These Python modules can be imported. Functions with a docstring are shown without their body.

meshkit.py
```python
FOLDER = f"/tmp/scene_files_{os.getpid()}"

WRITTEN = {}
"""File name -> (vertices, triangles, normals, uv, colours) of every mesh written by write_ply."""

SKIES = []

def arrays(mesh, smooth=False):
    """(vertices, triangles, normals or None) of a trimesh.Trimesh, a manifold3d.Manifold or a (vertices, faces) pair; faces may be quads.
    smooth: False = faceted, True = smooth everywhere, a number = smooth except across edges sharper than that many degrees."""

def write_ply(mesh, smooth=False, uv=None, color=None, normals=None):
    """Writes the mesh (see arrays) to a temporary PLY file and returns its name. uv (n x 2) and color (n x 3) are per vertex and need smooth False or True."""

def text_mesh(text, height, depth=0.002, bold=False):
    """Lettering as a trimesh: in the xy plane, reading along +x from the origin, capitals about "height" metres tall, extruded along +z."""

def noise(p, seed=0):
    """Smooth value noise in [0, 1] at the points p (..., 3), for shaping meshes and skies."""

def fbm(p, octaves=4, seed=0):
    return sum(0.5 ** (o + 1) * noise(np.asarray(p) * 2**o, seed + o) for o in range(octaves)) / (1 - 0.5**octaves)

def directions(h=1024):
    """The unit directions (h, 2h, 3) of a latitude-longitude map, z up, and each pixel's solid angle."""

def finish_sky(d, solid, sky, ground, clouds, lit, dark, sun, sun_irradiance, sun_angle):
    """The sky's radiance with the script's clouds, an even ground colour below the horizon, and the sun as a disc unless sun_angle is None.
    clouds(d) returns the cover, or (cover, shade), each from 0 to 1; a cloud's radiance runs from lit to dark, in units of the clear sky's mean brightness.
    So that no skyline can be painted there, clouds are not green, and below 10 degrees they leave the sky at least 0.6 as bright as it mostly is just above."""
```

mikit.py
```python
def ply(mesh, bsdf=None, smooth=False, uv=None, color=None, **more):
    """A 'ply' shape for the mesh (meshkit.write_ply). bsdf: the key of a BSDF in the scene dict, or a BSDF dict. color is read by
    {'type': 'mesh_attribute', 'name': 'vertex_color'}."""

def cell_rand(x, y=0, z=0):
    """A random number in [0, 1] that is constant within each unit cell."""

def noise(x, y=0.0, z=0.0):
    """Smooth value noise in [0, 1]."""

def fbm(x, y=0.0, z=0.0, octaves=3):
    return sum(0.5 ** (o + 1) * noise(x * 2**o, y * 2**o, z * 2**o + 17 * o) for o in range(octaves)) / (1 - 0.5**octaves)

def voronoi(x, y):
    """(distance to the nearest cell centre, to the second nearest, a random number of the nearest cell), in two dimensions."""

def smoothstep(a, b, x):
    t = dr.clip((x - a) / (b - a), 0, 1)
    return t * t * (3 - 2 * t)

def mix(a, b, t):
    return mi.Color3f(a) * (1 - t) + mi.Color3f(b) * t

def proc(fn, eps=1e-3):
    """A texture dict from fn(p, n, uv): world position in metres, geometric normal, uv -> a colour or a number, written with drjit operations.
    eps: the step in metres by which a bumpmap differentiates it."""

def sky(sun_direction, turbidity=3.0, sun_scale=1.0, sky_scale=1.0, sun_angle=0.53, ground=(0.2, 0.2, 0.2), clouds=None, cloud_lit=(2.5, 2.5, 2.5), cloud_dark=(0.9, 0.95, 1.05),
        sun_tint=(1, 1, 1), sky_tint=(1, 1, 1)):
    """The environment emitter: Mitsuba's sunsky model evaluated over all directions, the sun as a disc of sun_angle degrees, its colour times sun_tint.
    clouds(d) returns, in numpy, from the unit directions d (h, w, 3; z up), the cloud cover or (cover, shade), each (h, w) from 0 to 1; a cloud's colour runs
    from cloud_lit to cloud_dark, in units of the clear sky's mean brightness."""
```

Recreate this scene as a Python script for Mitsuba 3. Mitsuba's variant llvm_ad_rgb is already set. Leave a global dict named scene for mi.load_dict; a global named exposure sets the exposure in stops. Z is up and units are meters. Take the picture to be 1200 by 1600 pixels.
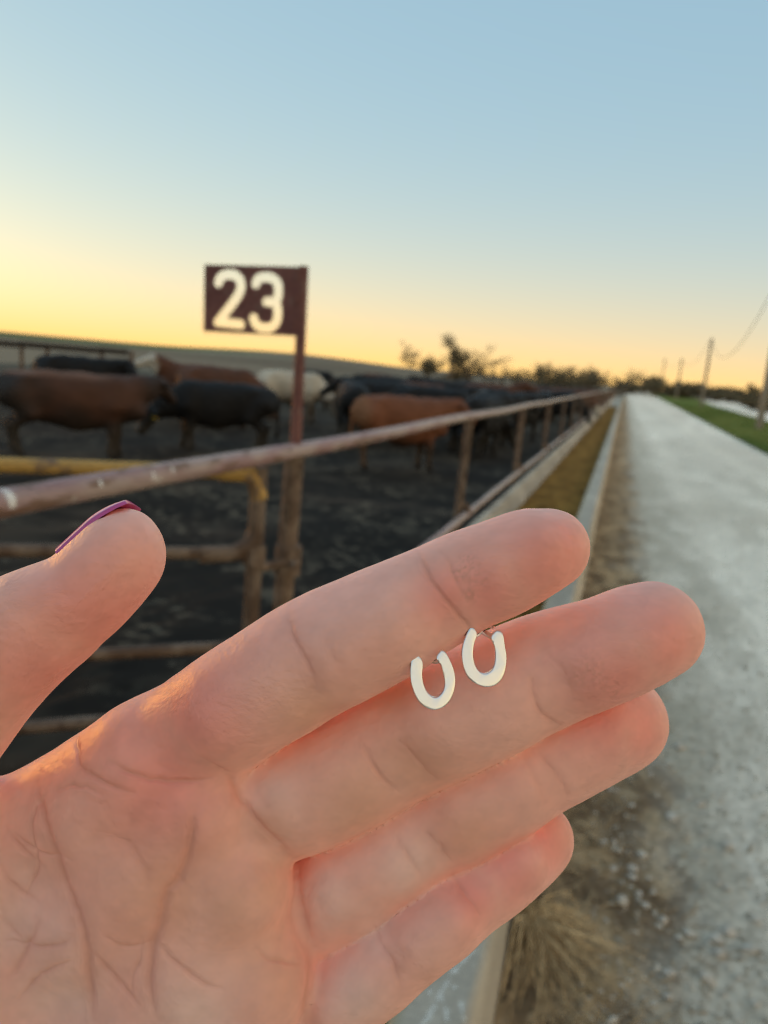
import math
import numpy as np
import drjit as dr
import mitsuba as mi
import trimesh
import shapely
from shapely.geometry import Polygon, LineString, Point
from shapely.ops import unary_union
from scipy.interpolate import PchipInterpolator
import meshkit
import mikit
from mikit import proc, noise, fbm, mix, smoothstep

T = mi.ScalarTransform4f
scene = {'type': 'scene'}
labels = {}

# ------------------------------------------------------------------ camera
# columns: right, down, forward
CAM = np.array([[0.95112929, 0.13756220, -0.27645926],
                [0.29618510, -0.15319919, 0.94276423],
                [0.08733538, -0.97857378, -0.18645611]])
EYE = np.array([0.0, 0.0, 1.6])
scene['camera'] = {'type': 'thinlens', 'fov': 53.13, 'fov_axis': 'x', 'near_clip': 0.01, 'far_clip': 6000.0,
                   'aperture_radius': 0.00059, 'focus_distance': 0.124,
                   'to_world': T().look_at(origin=EYE.tolist(), target=(EYE + CAM[:, 2]).tolist(), up=(-CAM[:, 1]).tolist())}

# ------------------------------------------------------------------ sky: the sun has all but set to the left, high thin haze everywhere
exposure = 4.75
SUN_AZ, SUN_EL = math.radians(70), math.radians(4.5)


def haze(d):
    """Thin haze over the whole sky: warm along the horizon, plus an unseen warm glow away from the sun, added to light the palm."""
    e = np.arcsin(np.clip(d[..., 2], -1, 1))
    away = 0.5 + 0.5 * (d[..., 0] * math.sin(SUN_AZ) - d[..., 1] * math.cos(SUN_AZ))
    fill_glow = 0.80 * np.clip((away - 0.42) / 0.5, 0, 1) ** 1.5 * np.exp(-(e / 0.85) ** 2)  # added out-of-view brightening opposite the sun, fills palm and road with light
    return 0.85 + 0.14 * np.exp(-e / 0.05), np.maximum(np.exp(-e / 0.09), fill_glow)


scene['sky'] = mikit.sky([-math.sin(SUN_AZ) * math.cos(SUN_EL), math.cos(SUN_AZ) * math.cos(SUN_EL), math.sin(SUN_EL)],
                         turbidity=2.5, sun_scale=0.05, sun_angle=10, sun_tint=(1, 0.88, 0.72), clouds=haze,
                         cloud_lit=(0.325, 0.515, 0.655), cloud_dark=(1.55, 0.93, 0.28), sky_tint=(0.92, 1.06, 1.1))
labels['sky'] = {'label': 'clear dusk sky glowing orange and yellow at the left horizon', 'category': 'sky', 'kind': 'structure'}


# ------------------------------------------------------------------ helpers
def put(key, mesh, bsdf, label=None, cat=None, group=None, kind=None, smooth=30, to_world=None, **kw):
    n, k = 0, key
    while k in scene:
        n += 1
        k = f'{key}_{n:03d}'
    d = mikit.ply(mesh, bsdf, smooth=smooth, **kw)
    if to_world is not None:
        d['to_world'] = to_world
    scene[k] = d
    tag(k, label, cat, group, kind)
    return k


def tag(k, label=None, cat=None, group=None, kind=None):
    t = {a: b for a, b in (('label', label), ('category', cat), ('group', group), ('kind', kind)) if b}
    if t:
        labels[k] = t
    return k


USED = set()


def name(key):
    n, k = 0, key
    while k in USED:
        n += 1
        k = f'{key}_{n:03d}'
    USED.add(k)
    return k


def cat(ms):
    return trimesh.util.concatenate(ms)


def tube(pts, r, sides=14, caps=True, wob=0.0):
    """A round pipe along the points; r one radius or one per point."""
    pts = np.asarray(pts, float)
    r = np.broadcast_to(np.asarray(r, float), len(pts))
    tan = np.gradient(pts, axis=0)
    tan /= np.linalg.norm(tan, axis=1, keepdims=True)
    a = np.array([0, 0, 1.0]) if abs(tan[0, 2]) < 0.9 else np.array([1.0, 0, 0])
    V = []
    for p, t, q in zip(pts, tan, r):
        a = a - t * (a @ t)
        a /= np.linalg.norm(a)
        b = np.cross(t, a)
        th = np.arange(sides) / sides * 2 * np.pi
        V.append(p + q * (np.cos(th)[:, None] * a + np.sin(th)[:, None] * b))
    V = np.vstack(V)
    if wob:
        V = V + (meshkit.fbm(V * 40, 2)[:, None] - 0.5) * wob * np.array([1, 1, 1])
    n = len(pts)
    i, j = np.meshgrid(np.arange(n - 1), np.arange(sides), indexing='ij')
    k = (j + 1) % sides
    F = np.stack([i * sides + j, i * sides + k, (i + 1) * sides + k, (i + 1) * sides + j], -1).reshape(-1, 4)
    F = np.vstack([F[:, [0, 1, 2]], F[:, [0, 2, 3]]])
    if caps:
        V = np.vstack([V, pts[0], pts[-1]])
        c = len(V) - 2
        s = np.arange(sides)
        F = np.vstack([F, np.stack([(s + 1) % sides, s, np.full(sides, c)], 1), np.stack([s + (n - 1) * sides, (s + 1) % sides + (n - 1) * sides, np.full(sides, c + 1)], 1)])
    return trimesh.Trimesh(V, F, process=False)


def line(a, b, n=2):
    return np.linspace(np.asarray(a, float), np.asarray(b, float), n)


def box(lo, hi, bevel=0.0):
    lo, hi = np.asarray(lo, float), np.asarray(hi, float)
    if not bevel:
        m = trimesh.creation.box(hi - lo)
        return m.apply_translation((lo + hi) / 2)
    import itertools
    pts = []
    for c in itertools.product((0, 1), repeat=3):
        p = np.where(np.array(c) == 0, lo, hi)
        s = np.where(np.array(c) == 0, 1, -1)
        for k in range(3):
            o = s * bevel
            o[k] = 0
            pts.append(p + o)
    return trimesh.convex.convex_hull(np.array(pts))


def grid(xs, ys, z):
    """A sheet over xs (per row or fixed) and ys; z(x, y) its height."""
    Y = np.repeat(np.asarray(ys, float)[:, None], xs.shape[-1], 1)
    X = np.broadcast_to(xs, Y.shape)
    V = np.stack([X, Y, z(X, Y)], -1).reshape(-1, 3)
    n, m = Y.shape
    i, j = np.meshgrid(np.arange(n - 1), np.arange(m - 1), indexing='ij')
    q = i * m + j
    F = np.stack([q, q + 1, q + m + 1, q + m], -1).reshape(-1, 4)
    return trimesh.Trimesh(V, np.vstack([F[:, [0, 1, 2]], F[:, [0, 2, 3]]]), process=False)


def spaced(a, b, d0, grow):
    o = [a]
    d = d0
    while o[-1] < b:
        o.append(o[-1] + d)
        d *= grow
    o[-1] = b
    return np.array(o)


def fb(x, y, s, octaves=4, z=0.0):
    return meshkit.fbm(np.stack([x * s, y * s, np.full_like(x, z)], -1), octaves)


def rgb(*c):
    return {'type': 'rgb', 'value': list(c)}


def mat(key, color, rough=0.8, spec=0.3, bump=None, bscale=1.0, **kw):
    b = {'type': 'principled', 'base_color': color if isinstance(color, dict) else proc(color), 'roughness': rough, 'specular': spec, **kw}
    if bump is not None:
        b = {'type': 'bumpmap', 'arbitrary': bump if isinstance(bump, dict) else proc(bump), 'scale': bscale, 'bsdf': b}
    scene[key] = {'type': 'twosided', 'bsdf': b}


def smin(a, b, k):
    h = np.maximum(k - np.abs(a - b), 0) / k
    return np.minimum(a, b) - h * h * k * 0.25


class Field:
    """A signed distance grid that round cones are blended into, and its surface as a mesh (surface nets)."""

    def __init__(s, lo, hi, h):
        s.lo, s.h = np.asarray(lo, float), h
        s.n = np.ceil((np.asarray(hi) - s.lo) / h).astype(int) + 1
        s.d = np.full(s.n, 50 * h, np.float32)

    def cone(s, a, b, ra, rb, k=0, flat=(1, 1, 1)):
        a, b, fl = np.asarray(a, float), np.asarray(b, float), np.asarray(flat, float)
        pad = max(ra, rb) / fl.min() + max(k, 2 * s.h) + 2 * s.h
        i0 = np.clip(((np.minimum(a, b) - pad - s.lo) / s.h).astype(int), 0, s.n)
        i1 = np.clip(((np.maximum(a, b) + pad - s.lo) / s.h).astype(int) + 2, 0, s.n)
        if (i1 <= i0).any():
            return
        sl = tuple(slice(i, j) for i, j in zip(i0, i1))
        g = np.meshgrid(*[(np.arange(i, j) * s.h + o).astype(np.float32) for i, j, o in zip(i0, i1, s.lo)], indexing='ij', sparse=True)
        ax = [(g[q] - a[q]) * fl[q] for q in range(3)]
        ba = (b - a) * fl
        t = np.clip((ax[0] * ba[0] + ax[1] * ba[1] + ax[2] * ba[2]) / max(ba @ ba, 1e-12), 0, 1)
        d = np.sqrt(sum((ax[q] - t * ba[q]) ** 2 for q in range(3))) - (ra + (rb - ra) * t)
        s.d[sl] = smin(s.d[sl], d, k) if k else np.minimum(s.d[sl], d)

    def block(s, lo, hi):
        i0, i1 = (np.clip(((np.asarray(v) - s.lo) / s.h).astype(int), 0, s.n) for v in (lo, hi))
        return tuple(slice(i, j) for i, j in zip(i0, i1)), np.meshgrid(*[(np.arange(i, j) * s.h + o) for i, j, o in zip(i0, i1, s.lo)], indexing='ij', sparse=True)

    def chain(s, pts, rs, k=0, flat=(1, 1, 1)):
        for i in range(len(pts) - 1):
            s.cone(pts[i], pts[i + 1], rs[i], rs[i + 1], k, flat)

    def mesh(s):
        d, n, ins = s.d, s.n, s.d < 0
        off = np.array([(i, j, k) for i in (0, 1) for j in (0, 1) for k in (0, 1)])
        cnt = sum(ins[o[0]:n[0] - 1 + o[0], o[1]:n[1] - 1 + o[1], o[2]:n[2] - 1 + o[2]].astype(np.int8) for o in off)
        act = (cnt > 0) & (cnt < 8)
        I = np.argwhere(act)
        idx = np.full(act.shape, -1, np.int64)
        idx[act] = np.arange(len(I))
        val = np.stack([d[I[:, 0] + o[0], I[:, 1] + o[1], I[:, 2] + o[2]] for o in off], 1)
        acc, w = np.zeros((len(I), 3)), np.zeros(len(I))
        for p in range(8):
            for q in range(p + 1, 8):
                if np.abs(off[p] - off[q]).sum() == 1:
                    A, B = val[:, p], val[:, q]
                    m = (A < 0) != (B < 0)
                    t = A[m] / (A[m] - B[m])
                    acc[m] += off[p] + (off[q] - off[p]) * t[:, None]
                    w[m] += 1
        V = (I + acc / w[:, None]) * s.h + s.lo
        Fs = []
        for ax in range(3):
            u, v = (ax + 1) % 3, (ax + 2) % 3
            a, b = [slice(None)] * 3, [slice(None)] * 3
            a[ax], b[ax] = slice(0, -1), slice(1, None)
            E = np.argwhere(ins[tuple(a)] != ins[tuple(b)])
            E = E[(E[:, u] > 0) & (E[:, v] > 0) & (E[:, u] < n[u] - 1) & (E[:, v] < n[v] - 1)]
            fl = ins[E[:, 0], E[:, 1], E[:, 2]]
            du, dv = np.zeros(3, int), np.zeros(3, int)
            du[u], dv[v] = 1, 1
            q = np.stack([idx[tuple((E - o).T)] for o in (du + dv, dv, 0 * du, du)], 1)
            q[~fl] = q[~fl][:, ::-1]
            Fs.append(q)
        F = np.vstack(Fs)
        return V, np.vstack([F[:, [0, 1, 2]], F[:, [0, 2, 3]]])


def relax(V, F, it=2, lam=0.5):
    e = np.vstack([F[:, [0, 1]], F[:, [1, 2]], F[:, [2, 0]]])
    e = np.vstack([e, e[:, ::-1]])
    c = np.maximum(np.bincount(e[:, 0], minlength=len(V)), 1)[:, None]
    for _ in range(it):
        s = np.stack([np.bincount(e[:, 0], V[e[:, 1], k], len(V)) for k in range(3)], 1)
        V = V + lam * (s / c - V)
    return V


def normals(V, F):
    f = np.cross(V[F[:, 1]] - V[F[:, 0]], V[F[:, 2]] - V[F[:, 0]])
    n = np.stack([sum(np.bincount(F[:, k], f[:, j], len(V)) for k in range(3)) for j in range(3)], 1)
    return n / np.maximum(np.linalg.norm(n, axis=1, keepdims=True), 1e-12)


# ------------------------------------------------------------------ materials
def c_field(p, n, uv):
    a = fbm(p.x / 60, p.y / 25, 0, 4)
    b = noise(p.x / 190 + 3, p.y / 70, 7)
    c = mix((0.135, 0.108, 0.078), (0.19, 0.155, 0.112), smoothstep(0.35, 0.65, a))
    g = smoothstep(75, 40, dr.sqrt(dr.square(p.x + 190) + dr.square((p.y - 235) * 0.8)) + (a - 0.5) * 60)
    return mix(mix(c, (0.21, 0.19, 0.14), smoothstep(0.55, 0.7, b)), (0.085, 0.105, 0.04), g)


def c_soil(p, n, uv):
    a = fbm(p.x * 1.3, p.y * 1.3, 0, 4)
    b = fbm(p.x * 14, p.y * 14, 5, 3)
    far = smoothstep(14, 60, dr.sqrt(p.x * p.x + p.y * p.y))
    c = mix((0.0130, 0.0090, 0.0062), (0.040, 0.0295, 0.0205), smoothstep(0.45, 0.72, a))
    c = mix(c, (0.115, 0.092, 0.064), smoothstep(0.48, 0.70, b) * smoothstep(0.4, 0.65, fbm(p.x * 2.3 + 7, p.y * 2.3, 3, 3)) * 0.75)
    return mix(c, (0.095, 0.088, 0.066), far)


def c_verge(p, n, uv):
    a = fbm(p.x * 9, p.y * 6, 0, 4)
    b = fbm(p.x * 60, p.y * 60, 5, 3)
    s = fbm(p.x * 6, p.y * 3, 2, 3)
    c = mix((0.165, 0.108, 0.064), (0.42, 0.295, 0.172), smoothstep(0.33, 0.68, a))
    t = smoothstep(0.12, 0.62, p.x + (s - 0.5) * 0.5)
    return mix(c, (0.50, 0.455, 0.38), t * 0.85) * (0.6 + 0.8 * b)


def c_road(p, n, uv):
    a = fbm(p.x * 0.9, p.y * 0.25, 0, 4)
    b = fbm(p.x * 45, p.y * 45, 5, 3)
    s = fbm(p.x * 6, p.y * 3, 2, 3)
    c = mix((0.68, 0.59, 0.48), (0.82, 0.72, 0.595), smoothstep(0.3, 0.7, a))
    c = mix(c, (0.54, 0.46, 0.36), smoothstep(0.5, 0.75, fbm(p.x * 2.4, p.y * 0.8, 9, 4)) * 0.6)
    tr = dr.exp(-dr.square((p.x - 1.15) / 0.22)) + dr.exp(-dr.square((p.x - 2.85) / 0.24))
    c = mix(c, c * 1.12, tr * 0.7)
    c = mix(c, (0.40, 0.345, 0.26), smoothstep(1.25, 0.3, p.x + (s - 0.5) * 0.9) * 0.75)
    return c * (0.66 + 0.68 * b)


VEINS = [[(-0.146, 1.588), (-0.16, 1.567), (-0.184, 1.496), (-0.193, 1.447), (-0.197, 1.414), (-0.206, 1.366), (-0.22, 1.30)],
         [(-0.197, 1.414), (-0.179, 1.395), (-0.166, 1.352)], [(-0.149, 1.416), (-0.137, 1.378)]]
DOTS = [(-0.184, 1.496, 0.007), (-0.219, 1.418, 0.006), (-0.173, 1.452, 0.006), (-0.149, 1.416, 0.005)]


def c_concrete(p, n, uv):
    a = fbm(p.x * 5, p.y * 2, p.z * 5, 4)
    b = fbm(p.x * 90, p.y * 90, p.z * 90, 2)
    c = mix((0.34, 0.30, 0.245), (0.48, 0.43, 0.355), smoothstep(0.3, 0.7, a)) * (0.85 + 0.3 * b)
    c = mix(c, (0.34, 0.30, 0.19), smoothstep(-0.245, -0.275, p.x) * smoothstep(-0.5, -0.4, p.x) * 0.7)
    w = (fbm(p.x * 60, p.y * 60, 1, 2) - 0.5) * 0.012
    d = mi.Float(9)
    for vein in VEINS:
        for (ax, ay), (bx, by) in zip(vein[:-1], vein[1:]):
            ux, uy = bx - ax, by - ay
            t = dr.clip(((p.x - ax) * ux + (p.y - ay) * uy) / (ux * ux + uy * uy), 0, 1)
            d = dr.minimum(d, dr.sqrt(dr.square(p.x - ax - t * ux) + dr.square(p.y - ay - t * uy)) + w)
    m = smoothstep(0.0055, 0.001, d) * 0.6
    for x, y, r in DOTS:
        m = dr.maximum(m, smoothstep(r, r * 0.4, dr.sqrt(dr.square(p.x - x) + dr.square(p.y - y))))
    return mix(c, (0.72, 0.72, 0.68), m * smoothstep(0.27, 0.29, p.z))


SPLATS = [(1.27, 1.264, 0.016), (1.555, 1.262, 0.007), (1.775, 1.255, 0.009), (1.80, 1.247, 0.006), (1.87, 1.262, 0.008), (1.46, 1.24, 0.005)]


def c_rail(p, n, uv):
    a = fbm(p.x * 18, p.y * 5, p.z * 18, 4)
    b = fbm(p.x * 120, p.y * 60, p.z * 120, 2)
    c = mix((0.31, 0.185, 0.185), (0.40, 0.30, 0.275), smoothstep(0.35, 0.65, a))
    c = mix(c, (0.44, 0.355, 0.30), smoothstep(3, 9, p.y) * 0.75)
    c = mix(c, (0.17, 0.09, 0.055), smoothstep(0.58, 0.72, fbm(p.x * 30, p.y * 9, p.z * 30 + 4, 3)) * 0.8) * (0.8 + 0.4 * b)
    m = mi.Float(0)
    for y, z, r in SPLATS:
        m = dr.maximum(m, smoothstep(r, r * 0.5, dr.sqrt(dr.square(p.y - y) + dr.square((p.z - z) * 0.6)) + (b - 0.5) * 0.006))
    return mix(c, (0.75, 0.73, 0.72), m * smoothstep(1.2, 1.215, p.z))


def c_rust(p, n, uv):
    a = fbm(p.x * 25, p.y * 25, p.z * 12, 4)
    b = fbm(p.x * 110, p.y * 110, p.z * 60, 2)
    c = mix((0.085, 0.052, 0.036), (0.19, 0.13, 0.095), smoothstep(0.35, 0.65, a))
    return mix(c, (0.30, 0.25, 0.19), smoothstep(0.6, 0.75, b) * 0.6) * (0.75 + 0.5 * b)


def c_gate(p, n, uv):
    a = fbm(p.x * 16, p.y * 16, p.z * 9, 4)
    b = fbm(p.x * 90, p.y * 90, p.z * 60, 2)
    c = mix((0.095, 0.057, 0.038), (0.18, 0.13, 0.098), smoothstep(0.35, 0.65, a))
    return c * (0.75 + 0.5 * b)


def c_yellow(p, n, uv):
    a = fbm(p.x * 16, p.y * 16, p.z * 9, 4)
    b = fbm(p.x * 90, p.y * 90, p.z * 60, 2)
    return mix((0.46, 0.275, 0.075), (0.20, 0.125, 0.07), smoothstep(0.52, 0.66, a)) * (0.75 + 0.5 * b)


def c_maroon(p, n, uv):
    a = fbm(p.x * 22, p.y * 22, p.z * 22, 4)
    c = mix((0.135, 0.050, 0.047), (0.18, 0.075, 0.066), smoothstep(0.3, 0.7, a))
    return mix(c, (0.19, 0.125, 0.105), smoothstep(0.64, 0.74, fbm(p.x * 60, p.y * 60, p.z * 40, 3)) * 0.6)


def c_feed(p, n, uv):
    a = fbm(p.x * 8, p.y * 5, 0, 4)
    b = fbm(p.x * 120, p.y * 120, p.z * 120, 2)
    return mix((0.14, 0.066, 0.014), (0.27, 0.138, 0.032), smoothstep(0.3, 0.7, a)) * (0.6 + 0.8 * b)


def c_grass(p, n, uv):
    a = fbm(p.x * 0.7, p.y * 0.25, 0, 4)
    return mix((0.085, 0.115, 0.020), (0.150, 0.165, 0.038), smoothstep(0.3, 0.7, a))


def c_stone(p, n, uv):
    a = fbm(p.x * 70, p.y * 70, p.z * 70, 3)
    return mix((0.38, 0.33, 0.275), (0.68, 0.61, 0.52), a)


def c_gravel(p, n, uv):
    a = noise(p.x * 37, p.y * 37, 0)
    return mix((0.30, 0.25, 0.19), (0.72, 0.645, 0.54), a * a)


def c_straw(p, n, uv):
    a = noise(p.x * 31, p.y * 31, 0)
    return mix((0.22, 0.15, 0.088), (0.58, 0.43, 0.26), a)


def c_bark(p, n, uv):
    a = fbm(p.x * 3, p.y * 3, p.z * 1.0, 3)
    return mix((0.105, 0.085, 0.065), (0.19, 0.16, 0.125), a)


def c_leaf(p, n, uv):
    a = noise(p.x * 1.1, p.y * 1.1, p.z * 1.1)
    return mix((0.13, 0.112, 0.070), (0.21, 0.175, 0.11), a)


def c_polewood(p, n, uv):
    a = fbm(p.x * 14, p.y * 14, p.z * 0.8, 3)
    return mix((0.22, 0.18, 0.135), (0.36, 0.31, 0.25), a)


mat('field_look', c_field, 0.95, 0.1)
mat('soil_look', c_soil, 0.9, 0.2)
mat('verge_look', c_verge, 0.95, 0.1)
mat('road_look', c_road, 0.9, 0.2)
mat('concrete_look', c_concrete, 0.8, 0.25)
mat('rail_look', c_rail, 0.5, 0.4)
mat('rust_look', c_rust, 0.75, 0.3)
mat('gate_look', c_gate, 0.6, 0.35)
mat('yellow_look', c_yellow, 0.55, 0.4)
mat('maroon_look', c_maroon, 0.6, 0.35)
mat('feed_look', c_feed, 0.95, 0.1)
mat('grass_look', c_grass, 0.9, 0.1)
mat('stone_look', c_stone, 0.85, 0.2)
mat('gravel_look', c_gravel, 0.9, 0.15)
mat('straw_look', c_straw, 0.85, 0.2)
mat('bark_look', c_bark, 0.95, 0.1)
mat('leaf_look', c_leaf, 0.9, 0.15)
mat('pole_look', c_polewood, 0.9, 0.15)
mat('wire_look', rgb(0.12, 0.115, 0.11), 0.7, 0.3)
mat('hide_look', {'type': 'mesh_attribute', 'name': 'vertex_color'}, 0.75, 0.25, sheen=0.35)
mat('hoof_look', rgb(0.03, 0.026, 0.022), 0.7, 0.3)
mat('tag_look', rgb(0.72, 0.52, 0.08), 0.5, 0.4)
mat('white_tag_look', rgb(0.7, 0.68, 0.62), 0.5, 0.4)
mat('eye_look', rgb(0.01, 0.008, 0.007), 0.15, 0.6)
mat('board_look', rgb(0.045, 0.036, 0.030), 0.85, 0.2)
mat('hair_look', rgb(0.022, 0.018, 0.016), 0.8, 0.2)
def b_skin(p, n, uv):
    w = fbm(p.x * 230, p.y * 230, p.z * 230, 3)
    a = (p.x * 0.71 + p.y * 0.33 + p.z * 0.62) * 1250 * 6.2832
    return 0.07 * dr.sin(a + 34 * w) + 0.9 * fbm(p.x * 1500, p.y * 1500, p.z * 1500, 2) + 0.7 * fbm(p.x * 560, p.y * 560, p.z * 560, 2)


mat('skin_look', {'type': 'mesh_attribute', 'name': 'vertex_color'}, 0.48, 0.42, bump=proc(b_skin, eps=1.5e-4), bscale=0.00015, sheen=0.05)


def b_silver(p, n, uv):
    return fbm(p.x * 3000, p.y * 3000, p.z * 3000, 2)


scene['silver_look'] = {'type': 'bumpmap', 'arbitrary': proc(b_silver, eps=1e-4), 'scale': 0.000012,
                        'bsdf': {'type': 'principled', 'base_color': rgb(0.94, 0.96, 0.985), 'metallic': 0.9, 'roughness': 0.22, 'specular': 0.6}}
scene['wire_silver_look'] = {'type': 'principled', 'base_color': rgb(0.9, 0.89, 0.88), 'metallic': 1.0, 'roughness': 0.18}
mat('nail_look', rgb(0.46, 0.055, 0.24), 0.16, 0.6, clearcoat=0.8, clearcoat_gloss=0.95)

rng = np.random.default_rng(23)

# ------------------------------------------------------------------ the setting
az = np.radians(np.linspace(-180, 180, 361))
rad = np.r_[0.5, np.geomspace(3, 5000, 90)]
A, Rr = np.meshgrid(az, rad, indexing='ij')
hill = 3.6 * np.exp(-((np.degrees(A) + 24) / 9) ** 2) + 1.6 * np.exp(-((np.degrees(A) + 48) / 14) ** 2)
Z = -0.06 + hill * np.clip((Rr - 120) / 240, 0, 1) ** 1.5 * np.exp(-np.clip(Rr - 900, 0, None) / 1500)
V = np.stack([Rr * np.sin(A), Rr * np.cos(A), Z], -1).reshape(-1, 3)
n, m = A.shape
i, j = np.meshgrid(np.arange(n - 1), np.arange(m - 1), indexing='ij')
q = i * m + j
Fq = np.stack([q, q + m, q + m + 1, q + 1], -1).reshape(-1, 4)
g = trimesh.Trimesh(V, np.vstack([Fq[:, [0, 1, 2]], Fq[:, [0, 2, 3]]]), process=False)
if g.face_normals[:, 2].mean() < 0:
    g.invert()
put('ground', g, 'field_look', 'flat farmland reaching to a low hill on the horizon', 'field', kind='structure', smooth=True)

xs = -1.30 - spaced(0, 30, 0.045, 1.022)[::-1]
ys = np.r_[-spaced(0, 30, 0.12, 1.05)[::-1], spaced(0.1, 95, 0.05, 1.018)]


def z_pen(x, y):
    near = np.exp(-np.hypot(x, y) / 14)
    lumps = fb(x, y, 1.1) - 0.5
    fine = fb(x, y, 9, 3, 4.0) - 0.5
    return -0.01 + 0.13 * lumps * (0.4 + near) + 0.07 * np.abs(fine) * (0.3 + near)


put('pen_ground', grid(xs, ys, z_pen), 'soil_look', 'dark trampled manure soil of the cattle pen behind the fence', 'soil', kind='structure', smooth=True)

xs = np.linspace(-0.10, 0.62, 37)
ys = np.r_[-spaced(-0.4, 40, 0.04, 1.05)[::-1], spaced(0.42, 130, 0.02, 1.018)]


def z_verge(x, y):
    return 0.04 - 0.075 * np.clip(x + 0.1, 0, 1) + 0.03 * (fb(x, y, 7) - 0.5) * np.clip(1.2 - x, 0.3, 1) + 0.014 * (fb(x, y, 40, 3) - 0.5)


put('verge', grid(xs, ys, z_verge), 'verge_look', 'brown dirt strip with old hay between feed bunk and gravel road', 'dirt', kind='structure', smooth=True)

ys = np.r_[-spaced(-0.2, 60, 0.04, 1.05)[::-1], spaced(0.23, 420, 0.025, 1.014)]
left = np.full_like(ys, 0.22)
right = np.interp(ys, [-60, 0, 27, 70, 171, 420], [4.6, 4.1, 4.4, 5.2, 7.0, 10.0])
t = np.linspace(0, 1, 70) ** 1.7
xs = left[:, None] + (right - left)[:, None] * t


def z_road(x, y):
    return 0.0 + 0.012 * (fb(x, y, 0.8) - 0.5) + 0.006 * (fb(x, y, 16, 3) - 0.5)


put('gravel_road', grid(xs, ys, z_road), 'road_look', 'pale limestone gravel road running along the feed bunk', 'road', kind='structure', smooth=True)

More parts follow.
